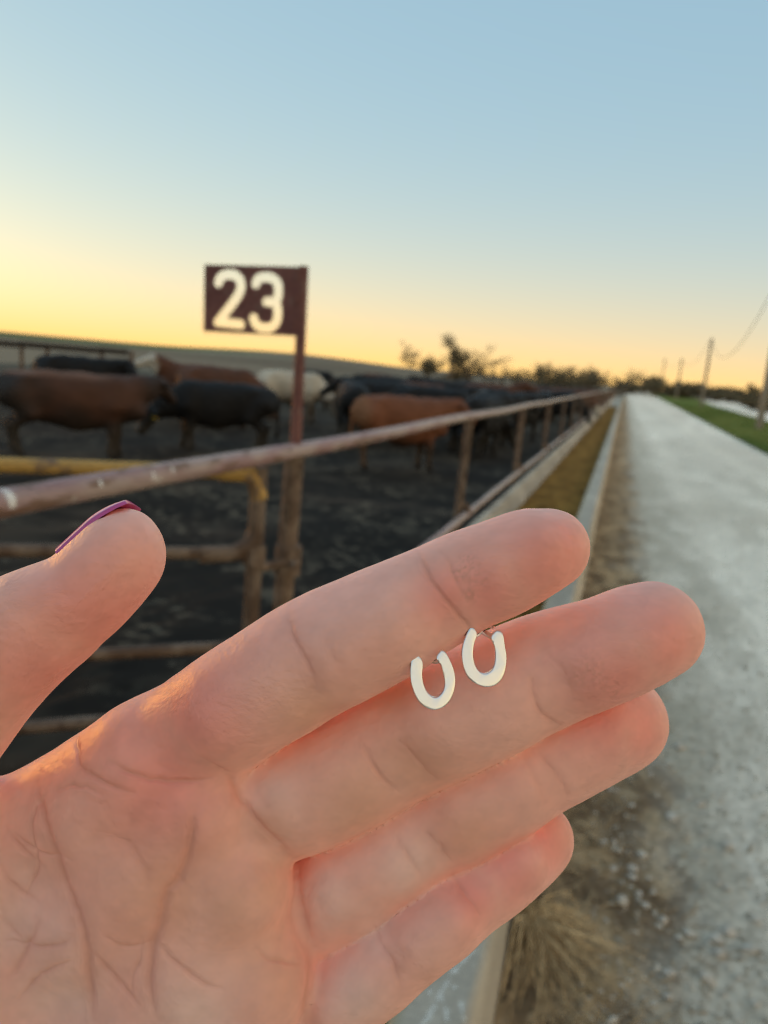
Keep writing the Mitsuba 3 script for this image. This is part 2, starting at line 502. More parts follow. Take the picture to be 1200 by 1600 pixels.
ys2 = np.r_[-spaced(0, 50, 0.6, 1.05)[::-1], spaced(0.3, 330, 0.25, 1.01)]
r1 = np.interp(ys2, [0, 27, 70, 171, 420], [4.05, 4.3, 5.1, 6.9, 9.9])
r2 = np.interp(ys2, [0, 60, 130, 300], [9.2, 10.3, 13.2, 25.0])
xs = r1[:, None] + (r2 - r1)[:, None] * np.linspace(0, 1, 24)
put('grass_strip', grid(xs, ys2, lambda x, y: 0.03 + 0.05 * fb(x, y, 1.2)), 'grass_look', 'green grass strip between the gravel road and the lane', 'grass', kind='structure', smooth=True)
r3 = np.interp(ys2, [0, 60, 130, 300], [13.2, 14.6, 19.0, 36.0])
xs = r2[:, None] - 0.15 + (r3 - r2)[:, None] * np.linspace(0, 1, 12)
put('lane', grid(xs, ys2, lambda x, y: 0.012 + 0.01 * fb(x, y, 1.2)), 'road_look', 'second pale gravel lane beyond the grass strip', 'road', kind='structure', smooth=True)


def blades(pts, h, w, lean, r):
    """One thin bent two-quad blade at each point."""
    n = len(pts)
    a = r.uniform(0, 2 * np.pi, n)
    d = np.stack([np.cos(a), np.sin(a), np.zeros(n)], 1)
    s = np.stack([-d[:, 1], d[:, 0], np.zeros(n)], 1) * (w * r.uniform(0.6, 1.2, n))[:, None]
    hh = (h * r.uniform(0.5, 1.2, n))[:, None]
    up = np.array([0, 0, 1.0])
    p1 = pts + up * hh * 0.6 + d * hh * lean * 0.3
    p2 = pts + up * hh + d * hh * lean
    V = np.stack([pts - s, pts + s, p1 + s * 0.7, p1 - s * 0.7, p2], 1).reshape(-1, 3)
    k = np.arange(n)[:, None] * 5
    F = np.vstack([k + [0, 1, 2], k + [0, 2, 3], k + [3, 2, 4]])
    return trimesh.Trimesh(V, F, process=False)


yy = rng.uniform(0, 1, 26000) ** 1.8 * 90 + 18
xx = np.interp(yy, [0, 27, 70, 171], [4.05, 4.3, 5.1, 6.9]) + rng.uniform(0, 1, len(yy)) * (np.interp(yy, [0, 60, 130], [9.2, 10.3, 13.2]) - np.interp(yy, [0, 27, 70, 171], [4.05, 4.3, 5.1, 6.9]))
put('grass', blades(np.stack([xx, yy, np.full_like(xx, 0.05)], 1), 0.10, 0.006, 0.5, rng), 'grass_look', 'short green grass blades on the strip beside the road', 'grass', kind='stuff', smooth=False)

# ------------------------------------------------------------------ the feed bunk of concrete, with the feed in it
Y0, Y1 = -30.0, 120.0


def profile(poly, key, bs, label=None):
    """A cross-section (x, z) drawn out along the road, edges rounded."""
    p = Polygon(poly).buffer(-0.012).buffer(0.012, quad_segs=3)
    c = np.array(p.exterior.coords)[:-1]
    if Polygon(c).exterior.is_ccw:
        c = c[::-1]
    ys = np.r_[-spaced(-0.5, -Y0, 0.1, 1.05)[::-1], spaced(0.55, Y1, 0.05, 1.03)]
    n, m = len(ys), len(c)
    w = (meshkit.fbm(np.stack([np.repeat(c[None, :, 0] * 9, n, 0), np.repeat(ys[:, None] * 5, m, 1), np.repeat(c[None, :, 1] * 9, n, 0)], -1), 3) - 0.5) * 0.008
    V = np.stack([c[None, :, 0] + w, np.repeat(ys[:, None], m, 1), c[None, :, 1] + w * 0.7], -1).reshape(-1, 3)
    i, j = np.meshgrid(np.arange(n - 1), np.arange(m), indexing='ij')
    k = (j + 1) % m
    F = np.stack([i * m + j, i * m + k, (i + 1) * m + k, (i + 1) * m + j], -1).reshape(-1, 4)
    me = trimesh.Trimesh(V, np.vstack([F[:, [0, 1, 2]], F[:, [0, 2, 3]]]), process=False)
    if me.volume < 0:
        me.invert()
    return put(key, me, bs, label, smooth=35)


tag('feed_bunk', 'long grey concrete feed bunk between the pen fence and the road', 'feed bunk')
profile([(-0.285, 0.095), (-0.285, 0.285), (-0.27, 0.30), (-0.135, 0.30), (-0.122, 0.285), (-0.085, -0.06), (-0.33, -0.06)], 'feed_bunk__front_curb', 'concrete_look')
profile([(-1.155, -0.06), (-1.155, 0.275), (-1.14, 0.29), (-1.085, 0.29), (-1.07, 0.275), (-0.985, 0.097), (-0.985, -0.06)], 'feed_bunk__back_wall', 'concrete_look')
profile([(-0.983, -0.06), (-0.983, 0.09), (-0.332, 0.09), (-0.332, -0.06)], 'feed_bunk__trough_floor', 'concrete_look')
xs = np.linspace(-1.03, -0.283, 30)
ys = np.r_[-spaced(0, 29, 0.1, 1.05)[::-1], spaced(0.05, 60, 0.03, 1.02)]
put('feed', grid(xs, ys, lambda x, y: 0.105 + 0.05 * np.cos((x + 0.64) / 0.38 * 1.5) ** 2 + 0.05 * (fb(x, y, 5) - 0.5) + 0.03 * (fb(x, y, 30, 3) - 0.5)), 'feed_look', 'golden brown feed ration spread along the bottom of the bunk', 'feed', kind='stuff', smooth=True)

# ------------------------------------------------------------------ the pipe fence on the bunk's back wall
FX, RZ, PITCH = -1.2, 1.245, 3.6
POSTS = 2.78 + PITCH * np.arange(-8, 33)
tag('pipe_fence', 'long welded pipe fence with rusty posts standing on the bunk wall', 'fence')
yy = np.r_[-26.0, np.arange(-20, 0, 4.0), np.arange(0, 30, 0.3), np.arange(30, 118, 2.0)]
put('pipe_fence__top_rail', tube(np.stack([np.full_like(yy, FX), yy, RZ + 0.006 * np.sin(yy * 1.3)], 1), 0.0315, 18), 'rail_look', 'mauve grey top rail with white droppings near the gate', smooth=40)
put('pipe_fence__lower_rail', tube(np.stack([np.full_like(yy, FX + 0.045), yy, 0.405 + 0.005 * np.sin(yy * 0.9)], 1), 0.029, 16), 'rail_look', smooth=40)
for y in POSTS:
    r = 0.038 if abs(y - 2.78) < 0.1 else 0.034
    k = put('pipe_fence__post', tube(line((FX - 0.02, y, -0.08), (FX, y, RZ - 0.022), 12), r, 16), 'rust_look', smooth=40)
    # bracket that carries the lower rail
    arc = [(FX + 0.06 * math.sin(a), y + 0.10 * math.sin(a), 0.50 - 0.085 * (1 - math.cos(a))) for a in np.linspace(0, 1.5, 7)]
    put('pipe_fence__bracket', tube(arc, 0.022, 8), 'rust_look', smooth=40)

# ------------------------------------------------------------------ number sign, its digits cut through the plate
TOP = 1.94
tag('number_sign', 'small maroon steel plate with the number 23 cut through it, on a pole', 'sign')
PW, PH = 0.372, 0.250
S = 0.380 / 760.0  # metres per drawing unit


def pt(x, y):
    v = (y - 165) * 1.0
    return ((x + v * 0.055 - 1000) * S + 0.015, -v * S * 1.0)


def stroke(pts, r):
    p = np.array([pt(*q) for q in pts])
    t = np.linspace(0, 1, len(p))
    return LineString(p).buffer(r * S, quad_segs=8)


def curve(pts, n=40):
    p = np.array(pts, float)
    s = np.r_[0, np.cumsum(np.linalg.norm(np.diff(p, axis=0), axis=1))]
    return PchipInterpolator(s, p)(np.linspace(0, s[-1], n))


two = unary_union([stroke(curve([(335, 292), (350, 258), (385, 236), (435, 229), (485, 243), (514, 275), (520, 315), (500, 370), (460, 425), (400, 495), (318, 585)]), 37), stroke([(312, 588), (505, 602)], 35)])
three = unary_union([stroke(curve([(643, 296), (662, 262), (700, 247), (745, 246), (795, 266), (823, 310), (822, 370), (800, 415), (760, 427), (725, 427)]), 36),
                     stroke(curve([(760, 427), (795, 440), (812, 480), (808, 545), (780, 595), (735, 621), (685, 622), (637, 600), (612, 552)]), 36)])
plate = Polygon([(-PW, 0.003), (0.024, -0.002), (0.026, -PH - 0.006), (-PW - 0.004, -PH + 0.001)]).difference(unary_union([two, three]))
pm = trimesh.creation.extrude_polygon(plate, 0.005, engine='earcut')
pm.apply_transform(np.array([[1, 0, 0, 0], [0, 0, -1, 0], [0, 1, 0, 0], [0, 0, 0, 1.0]]))
pm.apply_transform(trimesh.transformations.rotation_matrix(math.radians(-2.7), [0, 1, 0]))
pm.apply_transform(trimesh.transformations.rotation_matrix(math.radians(4.0), [0, 0, 1]))
pm.apply_translation((FX - 0.038, 2.78 - 0.016, TOP - 0.004))
put('number_sign__plate', pm, 'maroon_look', smooth=False)
put('number_sign__pole', tube(line((FX, 2.78, RZ + 0.026), (FX - 0.014, 2.78, TOP), 10), np.linspace(0.0225, 0.018, 10), 18), 'maroon_look', smooth=40)
for z in (0.02, 0.11, 0.2):
    put('number_sign__weld', tube(line((FX - 0.028, 2.757, TOP - z), (FX - 0.027, 2.757, TOP - z - 0.03)), 0.006, 8), 'maroon_look', smooth=40)

# ------------------------------------------------------------------ the gate hung on that post
tag('pipe_gate', 'worn pipe gate with a yellow painted top rail beside the sign post', 'gate')
A0, B0 = np.array([-1.232, 2.54]), np.array([-4.35, 0.06])


def gpt(s, z):
    return np.array([*(A0 + (B0 - A0) * s), z])


R0 = 0.025
for kk, (z, bs, rr) in enumerate(((1.175, 'yellow_look', 0.026), (0.868, 'gate_look', 0.024), (0.505, 'gate_look', 0.023), (0.245, 'gate_look', 0.023))):
    z1 = z + (0.02 if kk == 1 else 0)
    put('pipe_gate__rail', tube(np.array([gpt(s, z + (z1 - z) * min(1, s * 5)) for s in np.linspace(0.004, 0.992, 40)]), rr, 16), bs, 'yellow top rail with chipped paint' if kk == 0 else None, smooth=40)
put('pipe_gate__end_post', tube(line(gpt(0, 0.14), gpt(0, 1.20), 12), 0.030, 16), 'gate_look', smooth=40)
put('pipe_gate__end_post', tube(line(gpt(1, 0.14), gpt(1, 1.20), 12), 0.030, 16), 'gate_look', smooth=40)
put('pipe_gate__corner', cat([tube([gpt(0.035, 1.175), gpt(0.014, 1.172), gpt(0.003, 1.15), gpt(-0.001, 1.08)], 0.0335, 14)]), 'yellow_look', smooth=40)
put('pipe_gate__corner', cat([tube([gpt(0.05, 0.868), gpt(0.022, 0.872), gpt(0.006, 0.90), gpt(0.0, 0.95)], 0.0325, 14)]), 'gate_look', smooth=40)
for s in (0.33, 0.66):
    put('pipe_gate__upright', tube(line(gpt(s, 0.245), gpt(s, 1.175), 6), 0.02, 12), 'gate_look', smooth=40)
tag('gate_hinge', 'rusty hinge joining the pipe gate to the sign post', 'hinge')
hz = 0.80
put('gate_hinge__collar', tube(line((FX, 2.78, hz - 0.06), (FX, 2.78, hz + 0.06)), 0.052, 16), 'rust_look', smooth=40)
put('gate_hinge__arm', tube(np.array([(FX, 2.74, hz), (FX - 0.03, 2.66, hz - 0.005), (*(A0 + (0.004, 0.03)), hz + 0.01)]), 0.019, 10), 'rust_look', smooth=40)
put('gate_hinge__sleeve', tube(line((*A0, hz + 0.03), (*A0, hz + 0.10)), 0.040, 12), 'rust_look', smooth=40)
put('gate_hinge__bolt', tube(line((FX + 0.045, 2.73, hz), (FX + 0.075, 2.70, hz)), 0.017, 6), 'rust_look', smooth=40)

# ------------------------------------------------------------------ windbreak at the far side of the pen
tag('windbreak_fence', 'low far fence with a dark top board across the back of the pen', 'fence')
bp = np.array([(-31.0, 26.0), (-28.2, 26.95), (-25.37, 27.88), (-24.32, 28.23), (-22.09, 28.98), (-20.84, 29.4)])
for a, b in zip(bp[:-1], bp[1:]):
    me = box((0, -0.05, 0), (np.linalg.norm(b - a) - 0.01, 0.05, 0.24), 0.006)
    me.apply_transform(trimesh.transformations.rotation_matrix(math.atan2(*(b - a)[::-1]), [0, 0, 1]))
    me.apply_translation((*a, 1.02 + 0.03 * (a[0] + 25)*0.5))
    put('windbreak_fence__board', me, 'board_look', smooth=False)
for p in bp:
    put('windbreak_fence__post', tube(line((*p + (0.05, 0.16), -0.06), (*p + (0.05, 0.16), 1.25), 4), 0.085, 10), 'rust_look', smooth=40)

# ------------------------------------------------------------------ cattle
def cow_shape(head='level', yaw=0.0, stride=0.0, h=0.026):
    f = Field((-1.25, -0.75, -0.02), (1.65, 0.75, 1.72), h)
    k = 0.09
    tf = (1, 1.14, 0.94)
    f.chain([(-0.74, 0, 1.00), (-0.40, 0, 0.99), (0.0, 0, 0.955), (0.42, 0, 0.97)], [0.285, 0.315, 0.345, 0.315], k, tf)
    f.chain([(-0.42, 0, 0.80), (0.0, 0, 0.76), (0.36, 0, 0.77)], [0.26, 0.30, 0.28], 0.12, tf)
    f.chain([(0.48, 0, 0.88), (0.70, 0, 0.78)], [0.27, 0.17], 0.12)
    for s in (-1, 1):
        f.cone((-0.58, 0.19 * s, 1.19), (-0.62, 0.17 * s, 1.17), 0.07, 0.07, 0.12)
        f.cone((0.42, 0.12 * s, 1.13), (0.46, 0.20 * s, 0.86), 0.13, 0.14, 0.1)
        o = stride * s
        f.chain([(-0.72, 0.15 * s, 0.95), (-0.56 + o * 0.4, 0.185 * s, 0.68)], [0.21, 0.13], 0.09)
        f.chain([(-0.56 + o * 0.4, 0.185 * s, 0.68), (-0.80 + o, 0.17 * s, 0.48), (-0.755 + o * 1.2, 0.165 * s, 0.15), (-0.72 + o * 1.25, 0.165 * s, 0.035)], [0.12, 0.066, 0.048, 0.06], 0.05)
        o = -stride * s
        f.chain([(0.42, 0.15 * s, 0.74), (0.46 + o * 0.5, 0.155 * s, 0.42), (0.45 + o, 0.15 * s, 0.14), (0.475 + o, 0.15 * s, 0.035)], [0.13, 0.066, 0.045, 0.058], 0.05)
    f.chain([(-0.93, 0, 1.18), (-1.03, 0.01, 1.03), (-1.03, 0.02, 0.6), (-1.02, 0.03, 0.42)], [0.06, 0.032, 0.024, 0.045], 0.05)
    base = np.array([0.55, 0, 1.03])
    c, s_ = math.cos(yaw), math.sin(yaw)
    n_, fw_ = {'level': (0.50, 0.20), 'low': (0.47, -0.34), 'up': (0.40, 0.34)}[head]
    poll = base + np.array([n_ * c, n_ * s_, fw_])
    hd = {'level': (0.33, -0.25), 'low': (0.17, -0.36), 'up': (0.38, -0.14)}[head]
    c2, s2 = math.cos(yaw * 1.5), math.sin(yaw * 1.5)
    D = np.array([hd[0] * c2, hd[0] * s2, hd[1]])
    side = np.array([-s2, c2, 0])
    muz = poll + D
    f.chain([base + (-0.1, 0, 0.02), base + (poll - base) * 0.5 + (0, 0, 0.0), poll], [0.27, 0.20, 0.135], 0.12, (1, 1.2, 1))
    f.chain([base + (0, 0, -0.16), poll + D * 0.25], [0.17, 0.10], 0.1, (1, 1.2, 1))
    f.chain([poll, poll + D * 0.55, muz], [0.125, 0.10, 0.078], 0.05)
    f.cone(muz, muz + D * 0.06, 0.085, 0.08, 0.03)
    for s in (-1, 1):
        e0 = poll + side * 0.10 * s + (0, 0, 0.01)
        f.chain([e0, e0 + side * 0.10 * s + (0, 0, -0.01), e0 + side * 0.19 * s + (0, 0, -0.045)], [0.04, 0.058, 0.025], 0.02, (1.3, 1, 1.1))
    V, F = f.mesh()
    V = relax(V, F, 3)
    V = V + normals(V, F) * (0.02 * (meshkit.fbm(V * 6, 3) - 0.5))[:, None]
    return V, F, poll, D, side


BLACK, REDBROWN, BROWN, CREAM, GREY = (0.011, 0.0105, 0.0115), (0.175, 0.066, 0.034), (0.105, 0.046, 0.028), (0.52, 0.46, 0.37), (0.052, 0.049, 0.045)


def hide(kind, V, poll, D):
    x, z = V[:, 0], V[:, 2]
    no = meshkit.fbm(V * 3.0, 3)
    st = lambda a, b, t: (lambda u: u * u * (3 - 2 * u))(np.clip((t - a) / (b - a), 0, 1))
    mixc = lambda a, b, t: a * (1 - t[:, None]) + np.asarray(b) * t[:, None]
    col = {'black': BLACK, 'red': REDBROWN, 'brown': BROWN, 'cream': CREAM, 'grey': GREY, 'saddle': BROWN, 'whiteface': BROWN}[kind]
    c = np.tile(np.array(col), (len(V), 1))
    hd = st(0.0, 0.2, (V - poll) @ (D / np.linalg.norm(D)) + 0.12) * (np.linalg.norm(V - poll - D * 0.5, axis=1) < 0.36)
    if kind == 'saddle':
        c = c * 0.75
        t = np.maximum(st(-0.15, -0.75, x + (no - 0.5) * 0.5), st(0.95, 0.55, z + (no - 0.5) * 0.4) * 0.85)
        t = np.maximum(t, st(0.65, 0.95, x) * 0.8)
        c = mixc(c, (0.026, 0.020, 0.018), t)
        c = mixc(c, (0.17, 0.085, 0.055), st(1.21, 1.28, z) * st(0.5, 0.2, x) * 0.8)
    if kind == 'whiteface':
        c = mixc(c, (0.60, 0.56, 0.48), hd)
    if kind == 'cream':
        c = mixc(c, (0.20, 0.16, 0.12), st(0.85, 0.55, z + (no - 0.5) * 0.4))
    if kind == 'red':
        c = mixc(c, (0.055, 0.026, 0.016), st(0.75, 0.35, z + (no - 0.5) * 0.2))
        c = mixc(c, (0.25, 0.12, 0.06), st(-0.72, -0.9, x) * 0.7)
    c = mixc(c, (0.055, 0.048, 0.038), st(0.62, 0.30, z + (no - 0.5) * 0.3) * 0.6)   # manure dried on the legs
    c = mixc(c, (0.02, 0.018, 0.016), st(0.08, 0.05, z))
    return np.clip(c * (0.7 + 0.6 * no)[:, None], 0.006, 0.9)


SHAPES, HIDES = {}, {}


def cow(x, y, deg, kind, pose, label, group, size=0.9, near=False, tagc=None, low=1.0):
    if pose not in SHAPES:
        SHAPES[pose] = cow_shape(*pose)
    V, F, poll, D, side = SHAPES[pose]
    if (pose, kind) not in HIDES:
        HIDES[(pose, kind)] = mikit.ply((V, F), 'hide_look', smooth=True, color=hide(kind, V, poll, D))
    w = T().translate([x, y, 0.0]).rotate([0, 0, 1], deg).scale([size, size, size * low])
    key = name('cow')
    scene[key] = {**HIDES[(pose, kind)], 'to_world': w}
    tag(key, label, 'cow', group)
    up = np.cross(D / np.linalg.norm(D), side)
    if near:
        for s in (-1, 1):
            e = poll + D * 0.30 + side * 0.105 * s
            k = f'{key}__eye' if s < 0 else f'{key}__eye_001'
            scene[k] = mikit.ply(trimesh.creation.icosphere(2, 0.022).apply_translation(e), 'eye_look', smooth=True, to_world=w)
        me = trimesh.creation.icosphere(2, 1.0)
        me.apply_scale((0.045, 0.045, 0.09))
        me.apply_translation((-1.02, 0.03, 0.40))
        scene[f'{key}__tail_tuft'] = mikit.ply(me, 'hair_look', smooth=True, to_world=w)
    if tagc:
        for s in ((-1, 1) if tagc == 'tag_look' else (1,)):
            me = box((-0.009, -0.04, -0.05), (0.009, 0.04, 0.035), 0.004)
            R = np.eye(4)
            R[:3, :3] = np.stack([D / np.linalg.norm(D), side, up], 1)
            R[:3, 3] = poll + side * 0.215 * s + np.array([0, 0, -0.06]) + D * 0.13
            k = f'{key}__ear_tag' if f'{key}__ear_tag' not in scene else f'{key}__ear_tag_001'
            scene[k] = mikit.ply(me.apply_transform(R), tagc, smooth=False, to_world=w)
            if k.endswith('tag'):
                tag(k, 'yellow ear tag' if tagc == 'tag_look' else 'white ear tag')
    return key


L, LT, LO, UP, LS, LOS = ('level', 0.0, 0.05), ('level', 0.55, -0.04), ('low', 0.15, 0.06), ('up', -0.3, 0.03), ('level', -0.5, 0.10), ('low', -0.5, -0.08)
cow(-7.05, 8.85, 36, 'saddle', LT, 'dark brown cow with blackish rump seen side on at far left', None, 1.04, True, low=0.83)
cow(-6.25, 11.20, 212, 'black', LO, 'black cow with a yellow ear tag and lowered head left of the sign post', None, 0.97, True, 'tag_look', low=0.86)
cow(-3.25, 11.80, 40, 'red', L, 'red brown cow standing side on behind the top rail', None, 0.87, True)
cow(-7.85, 17.9, 25, 'cream', LOS, 'cream white cow standing behind the sign post', None, 0.95, True)
cow(-9.3, 15.6, 232, 'whiteface', UP, 'brown cow with a white face looking over the dark cows', None, 0.95, True)
cow(-11.0, 13.9, 30, 'black', LS, 'black cow whose back shows over the brown cow at far left', None, 0.93)
cow(-5.2, 14.7, 118, 'black', L, 'black cow turned away just left of the red brown cow', None, 0.92)
cow(-8.2, 14.9, 20, 'brown', LO, 'brown cow whose back shows above the black cow with the ear tag', None, 0.95)
cow(-6.1, 19.4, 205, 'black', LS, 'black cow half hidden between the cream cow and the red brown cow', None, 0.92)
cow(-5.15, 20.2, 15, 'brown', LO, 'brown cow whose back shows above the red brown cow', None, 0.93)
cow(-4.25, 17.6, 190, 'black', L, 'black cow beyond the head of the red brown cow', None, 0.92)
cow(-3.15, 18.2, 100, 'grey', L, 'grey black cow seen from behind near the second fence post', None, 0.92)
cow(-2.55, 15.2, 80, 'black', LOS, 'black cow close behind the fence between the third and fourth posts', None, 0.90)
cow(-3.9, 24.5, 30, 'brown', UP, 'dark red cow raised above the herd in the middle distance', None, 1.0)
cow(-2.15, 27.8, 3, 'black', ('low', 0.0, 0.0), 'black cow with its head through the fence over the feed', None, 0.94)
cow(-2.05, 33.0, 5, 'whiteface', ('low', 0.0, 0.0), 'reddish cow with a pale face reaching into the bunk', None, 1.0)
rc = np.random.default_rng(5)
far = [(-4.9, 15.9, 200, 'black', L), (-2.6, 17.3, 60, 'black', L), (-3.6, 15.3, 20, 'black', LOS), (-2.4, 20.0, 75, 'black', L), (-2.3, 23.6, 95, 'black', LS), (-4.6, 29.5, 10, 'black', LO), (-3.3, 31.5, 170, 'brown', L), (-6.3, 30.5, 200, 'grey', L), (-7.6, 26.0, 20, 'black', LOS), (-8.4, 34.0, 160, 'black', L),
       (-2.9, 38.0, 30, 'brown', LT), (-4.4, 41.0, 190, 'black', L), (-2.2, 43.5, 0, 'brown', LO), (-3.1, 49.0, 20, 'black', L), (-5.6, 46.0, 340, 'brown', LS), (-2.2, 55.0, 5, 'brown', LO), (-3.0, 62.0, 10, 'black', L), (-9.8, 24.0, 350, 'black', LO), (-5.7, 25.2, 30, 'black', LT), (-6.9, 22.8, 190, 'black', L), (-3.6, 21.5, 25, 'black', LOS), (-2.2, 31.0, 80, 'black', L), (-4.0, 34.5, 15, 'brown', LS), (-6.8, 36.0, 10, 'black', LO), (-9.6, 30.0, 195, 'brown', LOS), (-2.6, 46.5, 60, 'brown', L), (-4.8, 52.0, 10, 'black', LT)]
for x, y, a, kd, ps in far:
    cow(x, y, a, kd, ps, 'dark cow among the crowd of the herd behind the nearest cattle', 'dark cattle crowded in the pen', 0.94)

# ------------------------------------------------------------------ trees, poles and wires far off
def tree(key, x, y, h, label, seed, lean=0.0, leaves=900, leaf=0.15, spread=0.5, bushy=False, z0=-0.06, group=None, limb=None, wide=1.0):
    r = np.random.default_rng(seed)
    wood, ends = [], []

    def grow(p, d, ln, rad, depth):
        n = 5
        pts = [p]
        for _ in range(n):
            d = d + r.normal(0, 0.17, 3) + np.array([0, 0, 0.03])
            d /= np.linalg.norm(d)
            pts.append(pts[-1] + d * ln / n)
        rr = np.linspace(rad, rad * 0.55, n + 1)
        wood.append(tube(pts, rr, 5 if depth else 9))
        if depth >= 1:
            ends.extend(pts[1:] + (pts[3:] if depth > 2 else []))
        if depth < 4:
            for _ in range(r.integers(2, 4) + (depth < 2)):
                q = pts[r.integers(2, n + 1)]
                e = d + r.normal(0, spread, 3)
                e[2] = abs(e[2]) * 0.7 + 0.1
                grow(q, e / np.linalg.norm(e), ln * r.uniform(0.55, 0.85), rad * 0.5, depth + 1)

    o = np.array([x, y, z0])
    if bushy:
        for _ in range(5):
            grow(o + np.array([r.normal(0, 0.08) * h, r.normal(0, 0.08) * h, 0]), np.array([r.normal(0, 0.5), r.normal(0, 0.5), 0.8]), h * 0.3, h * 0.018, 1)
    else:
        grow(o, np.array([lean, 0.0, 1.0]), h * 0.30, h * 0.035, 0)
    if limb:
        grow(o + np.array([0, 0, h * 0.25]), np.array(limb, float), h * 0.45, h * 0.022, 1)
    W = cat(wood)
    E_ = np.array(ends)
    sc = h / (E_[:, 2].max() - z0) * np.array([wide, wide, 1.0])
    W.vertices = (W.vertices - o) * sc + o
    E_ = (E_ - o) * sc + o
    P_ = E_[r.integers(0, len(E_), leaves)] + r.normal(0, h * 0.045, (leaves, 3)) * np.array([wide, wide, 1])
    P_ = P_[P_[:, 2] > z0 + 0.05]
    n = len(P_)
    u = r.normal(0, 1, (n, 3))
    u /= np.linalg.norm(u, axis=1, keepdims=True)
    v = np.cross(u, r.normal(0, 1, (n, 3)))
    v /= np.linalg.norm(v, axis=1, keepdims=True)
    s = (leaf * r.uniform(0.5, 1.2, n))[:, None]
    V = np.stack([P_ - u * s, P_ + v * s * 0.5, P_ + u * s, P_ - v * s * 0.5], 1).reshape(-1, 3)
    k = np.arange(n)[:, None] * 4
    kk = name(key)
    put(kk + '__trunk', W, 'bark_look', smooth=50)
    put(kk + '__crown', trimesh.Trimesh(V, np.vstack([k + [0, 1, 2], k + [0, 2, 3]]), process=False), 'leaf_look', smooth=False)
    tag(kk, label, 'tree' if 'tree' in key else 'shrub', group)


tree('tree', -27.2, 108.5, 5.2, 'windswept tree with one long limb to the left above the herd', 3, -0.15, 3200, 0.14, 0.6, limb=(-0.95, -0.2, 0.30))
tree('tree', -25.3, 114.4, 7.0, 'tallest thin tree in the middle of the clump above the herd', 11, 0.1, 2400, 0.13, 0.5)
tree('tree', -22.7, 118.4, 5.8, 'round thin tree at the right of the clump above the herd', 8, 0.1, 3000, 0.14, 0.65, wide=1.25)
tree('shrub', -19.6, 126.8, 3.8, 'bare wispy shrub right of the tree clump', 4, 0, 500, 0.13, 0.7, True, wide=1.3)
tree('shrub', -24.6, 120.0, 3.0, 'low dark shrub under the clump of trees', 5, 0, 1800, 0.16, 0.7, True, wide=1.6)
tree('shrub', -17.4, 132.0, 2.8, 'low grey shrub between the tree clump and the dark spreading tree', 25, 0, 800, 0.16, 0.7, True, wide=1.7)
tree('tree', -13.7, 144.3, 5.4, 'dark spreading tree above the far fence posts', 6, 0, 2600, 0.19, 0.7, True)
tree('tree', -10.0, 156.1, 4.8, 'low broad tree right of the dark spreading tree', 7, 0, 2600, 0.19, 0.7, True, wide=1.5)
tree('tree', -5.4, 168.1, 5.2, 'round tree left of the end of the fence', 9, 0, 2600, 0.19, 0.6, True, wide=1.3)
tree('shrub', -16.2, 150.0, 3.8, 'pale shrub low in front of the dark spreading tree', 10, 0, 1100, 0.18, 0.7, True, wide=1.6)
tree('shrub', -7.6, 163.0, 4.0, 'pale shrub between the low broad tree and the round tree', 26, 0, 1100, 0.18, 0.7, True, wide=1.8)
tree('shrub', -2.6, 172.0, 3.6, 'low dark shrub just left of the small bare tree', 27, 0, 1500, 0.18, 0.7, True, wide=1.5)
tree('tree', -0.9, 127.0, 4.6, 'small bare leaning tree at the end of the bunk', 12, 0.45, 700, 0.12, 0.5)
tree('tree', 3.9, 190.0, 4.8, 'dense dark tree at the far end of the road', 13, 0, 2200, 0.22, 0.55, True, wide=1.1)
tree('tree', 7.4, 196.0, 5.4, 'dense taller tree just right of the end of the road', 19, 0, 2200, 0.22, 0.55, True, wide=0.9)
tree('tree', 13.2, 215.0, 4.6, 'dark rounded tree left of the second utility pole', 14, 0, 2400, 0.22, 0.6, True)
for q, (x, y, h, wd) in enumerate([(1.5, 215, 3.0, 2.2), (10.4, 212, 4.0, 1.8), (15.5, 225, 4.4, 2.2), (18.6, 220, 4.6, 2.2), (22.0, 228, 4.4, 2.2), (25.6, 232, 3.8, 2.2), (29.0, 235, 4.0, 2.2), (35.5, 236, 3.6, 2.2), (39.0, 240, 3.6, 2.2)]):
    tree('shrub', x, y, h, 'one of the grey shrubs in the far hedgerow beyond the lane', 30 + q, 0, 2600, 0.26, 0.8, True, group='shrubs of the far hedgerow', wide=wd)
tree('tree', 31.8, 233.0, 5.8, 'pointed grey tree standing over the far hedgerow', 21, 0, 2400, 0.26, 0.5, True)
tree('tree', 20.4, 122.0, 4.8, 'brown bare tree at the right edge beyond the lane', 22, 0, 1500, 0.2, 0.6, True)
for q, (x, y) in enumerate([(19.6, 108.0), (21.8, 106.0), (17.8, 115.0), (23.5, 110.0)]):
    tree('shrub', x, y, 2.5, 'one of the reddish brown bushes at the right edge beyond the lane', 50 + q, 0, 2600, 0.17, 0.8, True, group='brown bushes beyond the lane', wide=1.7)

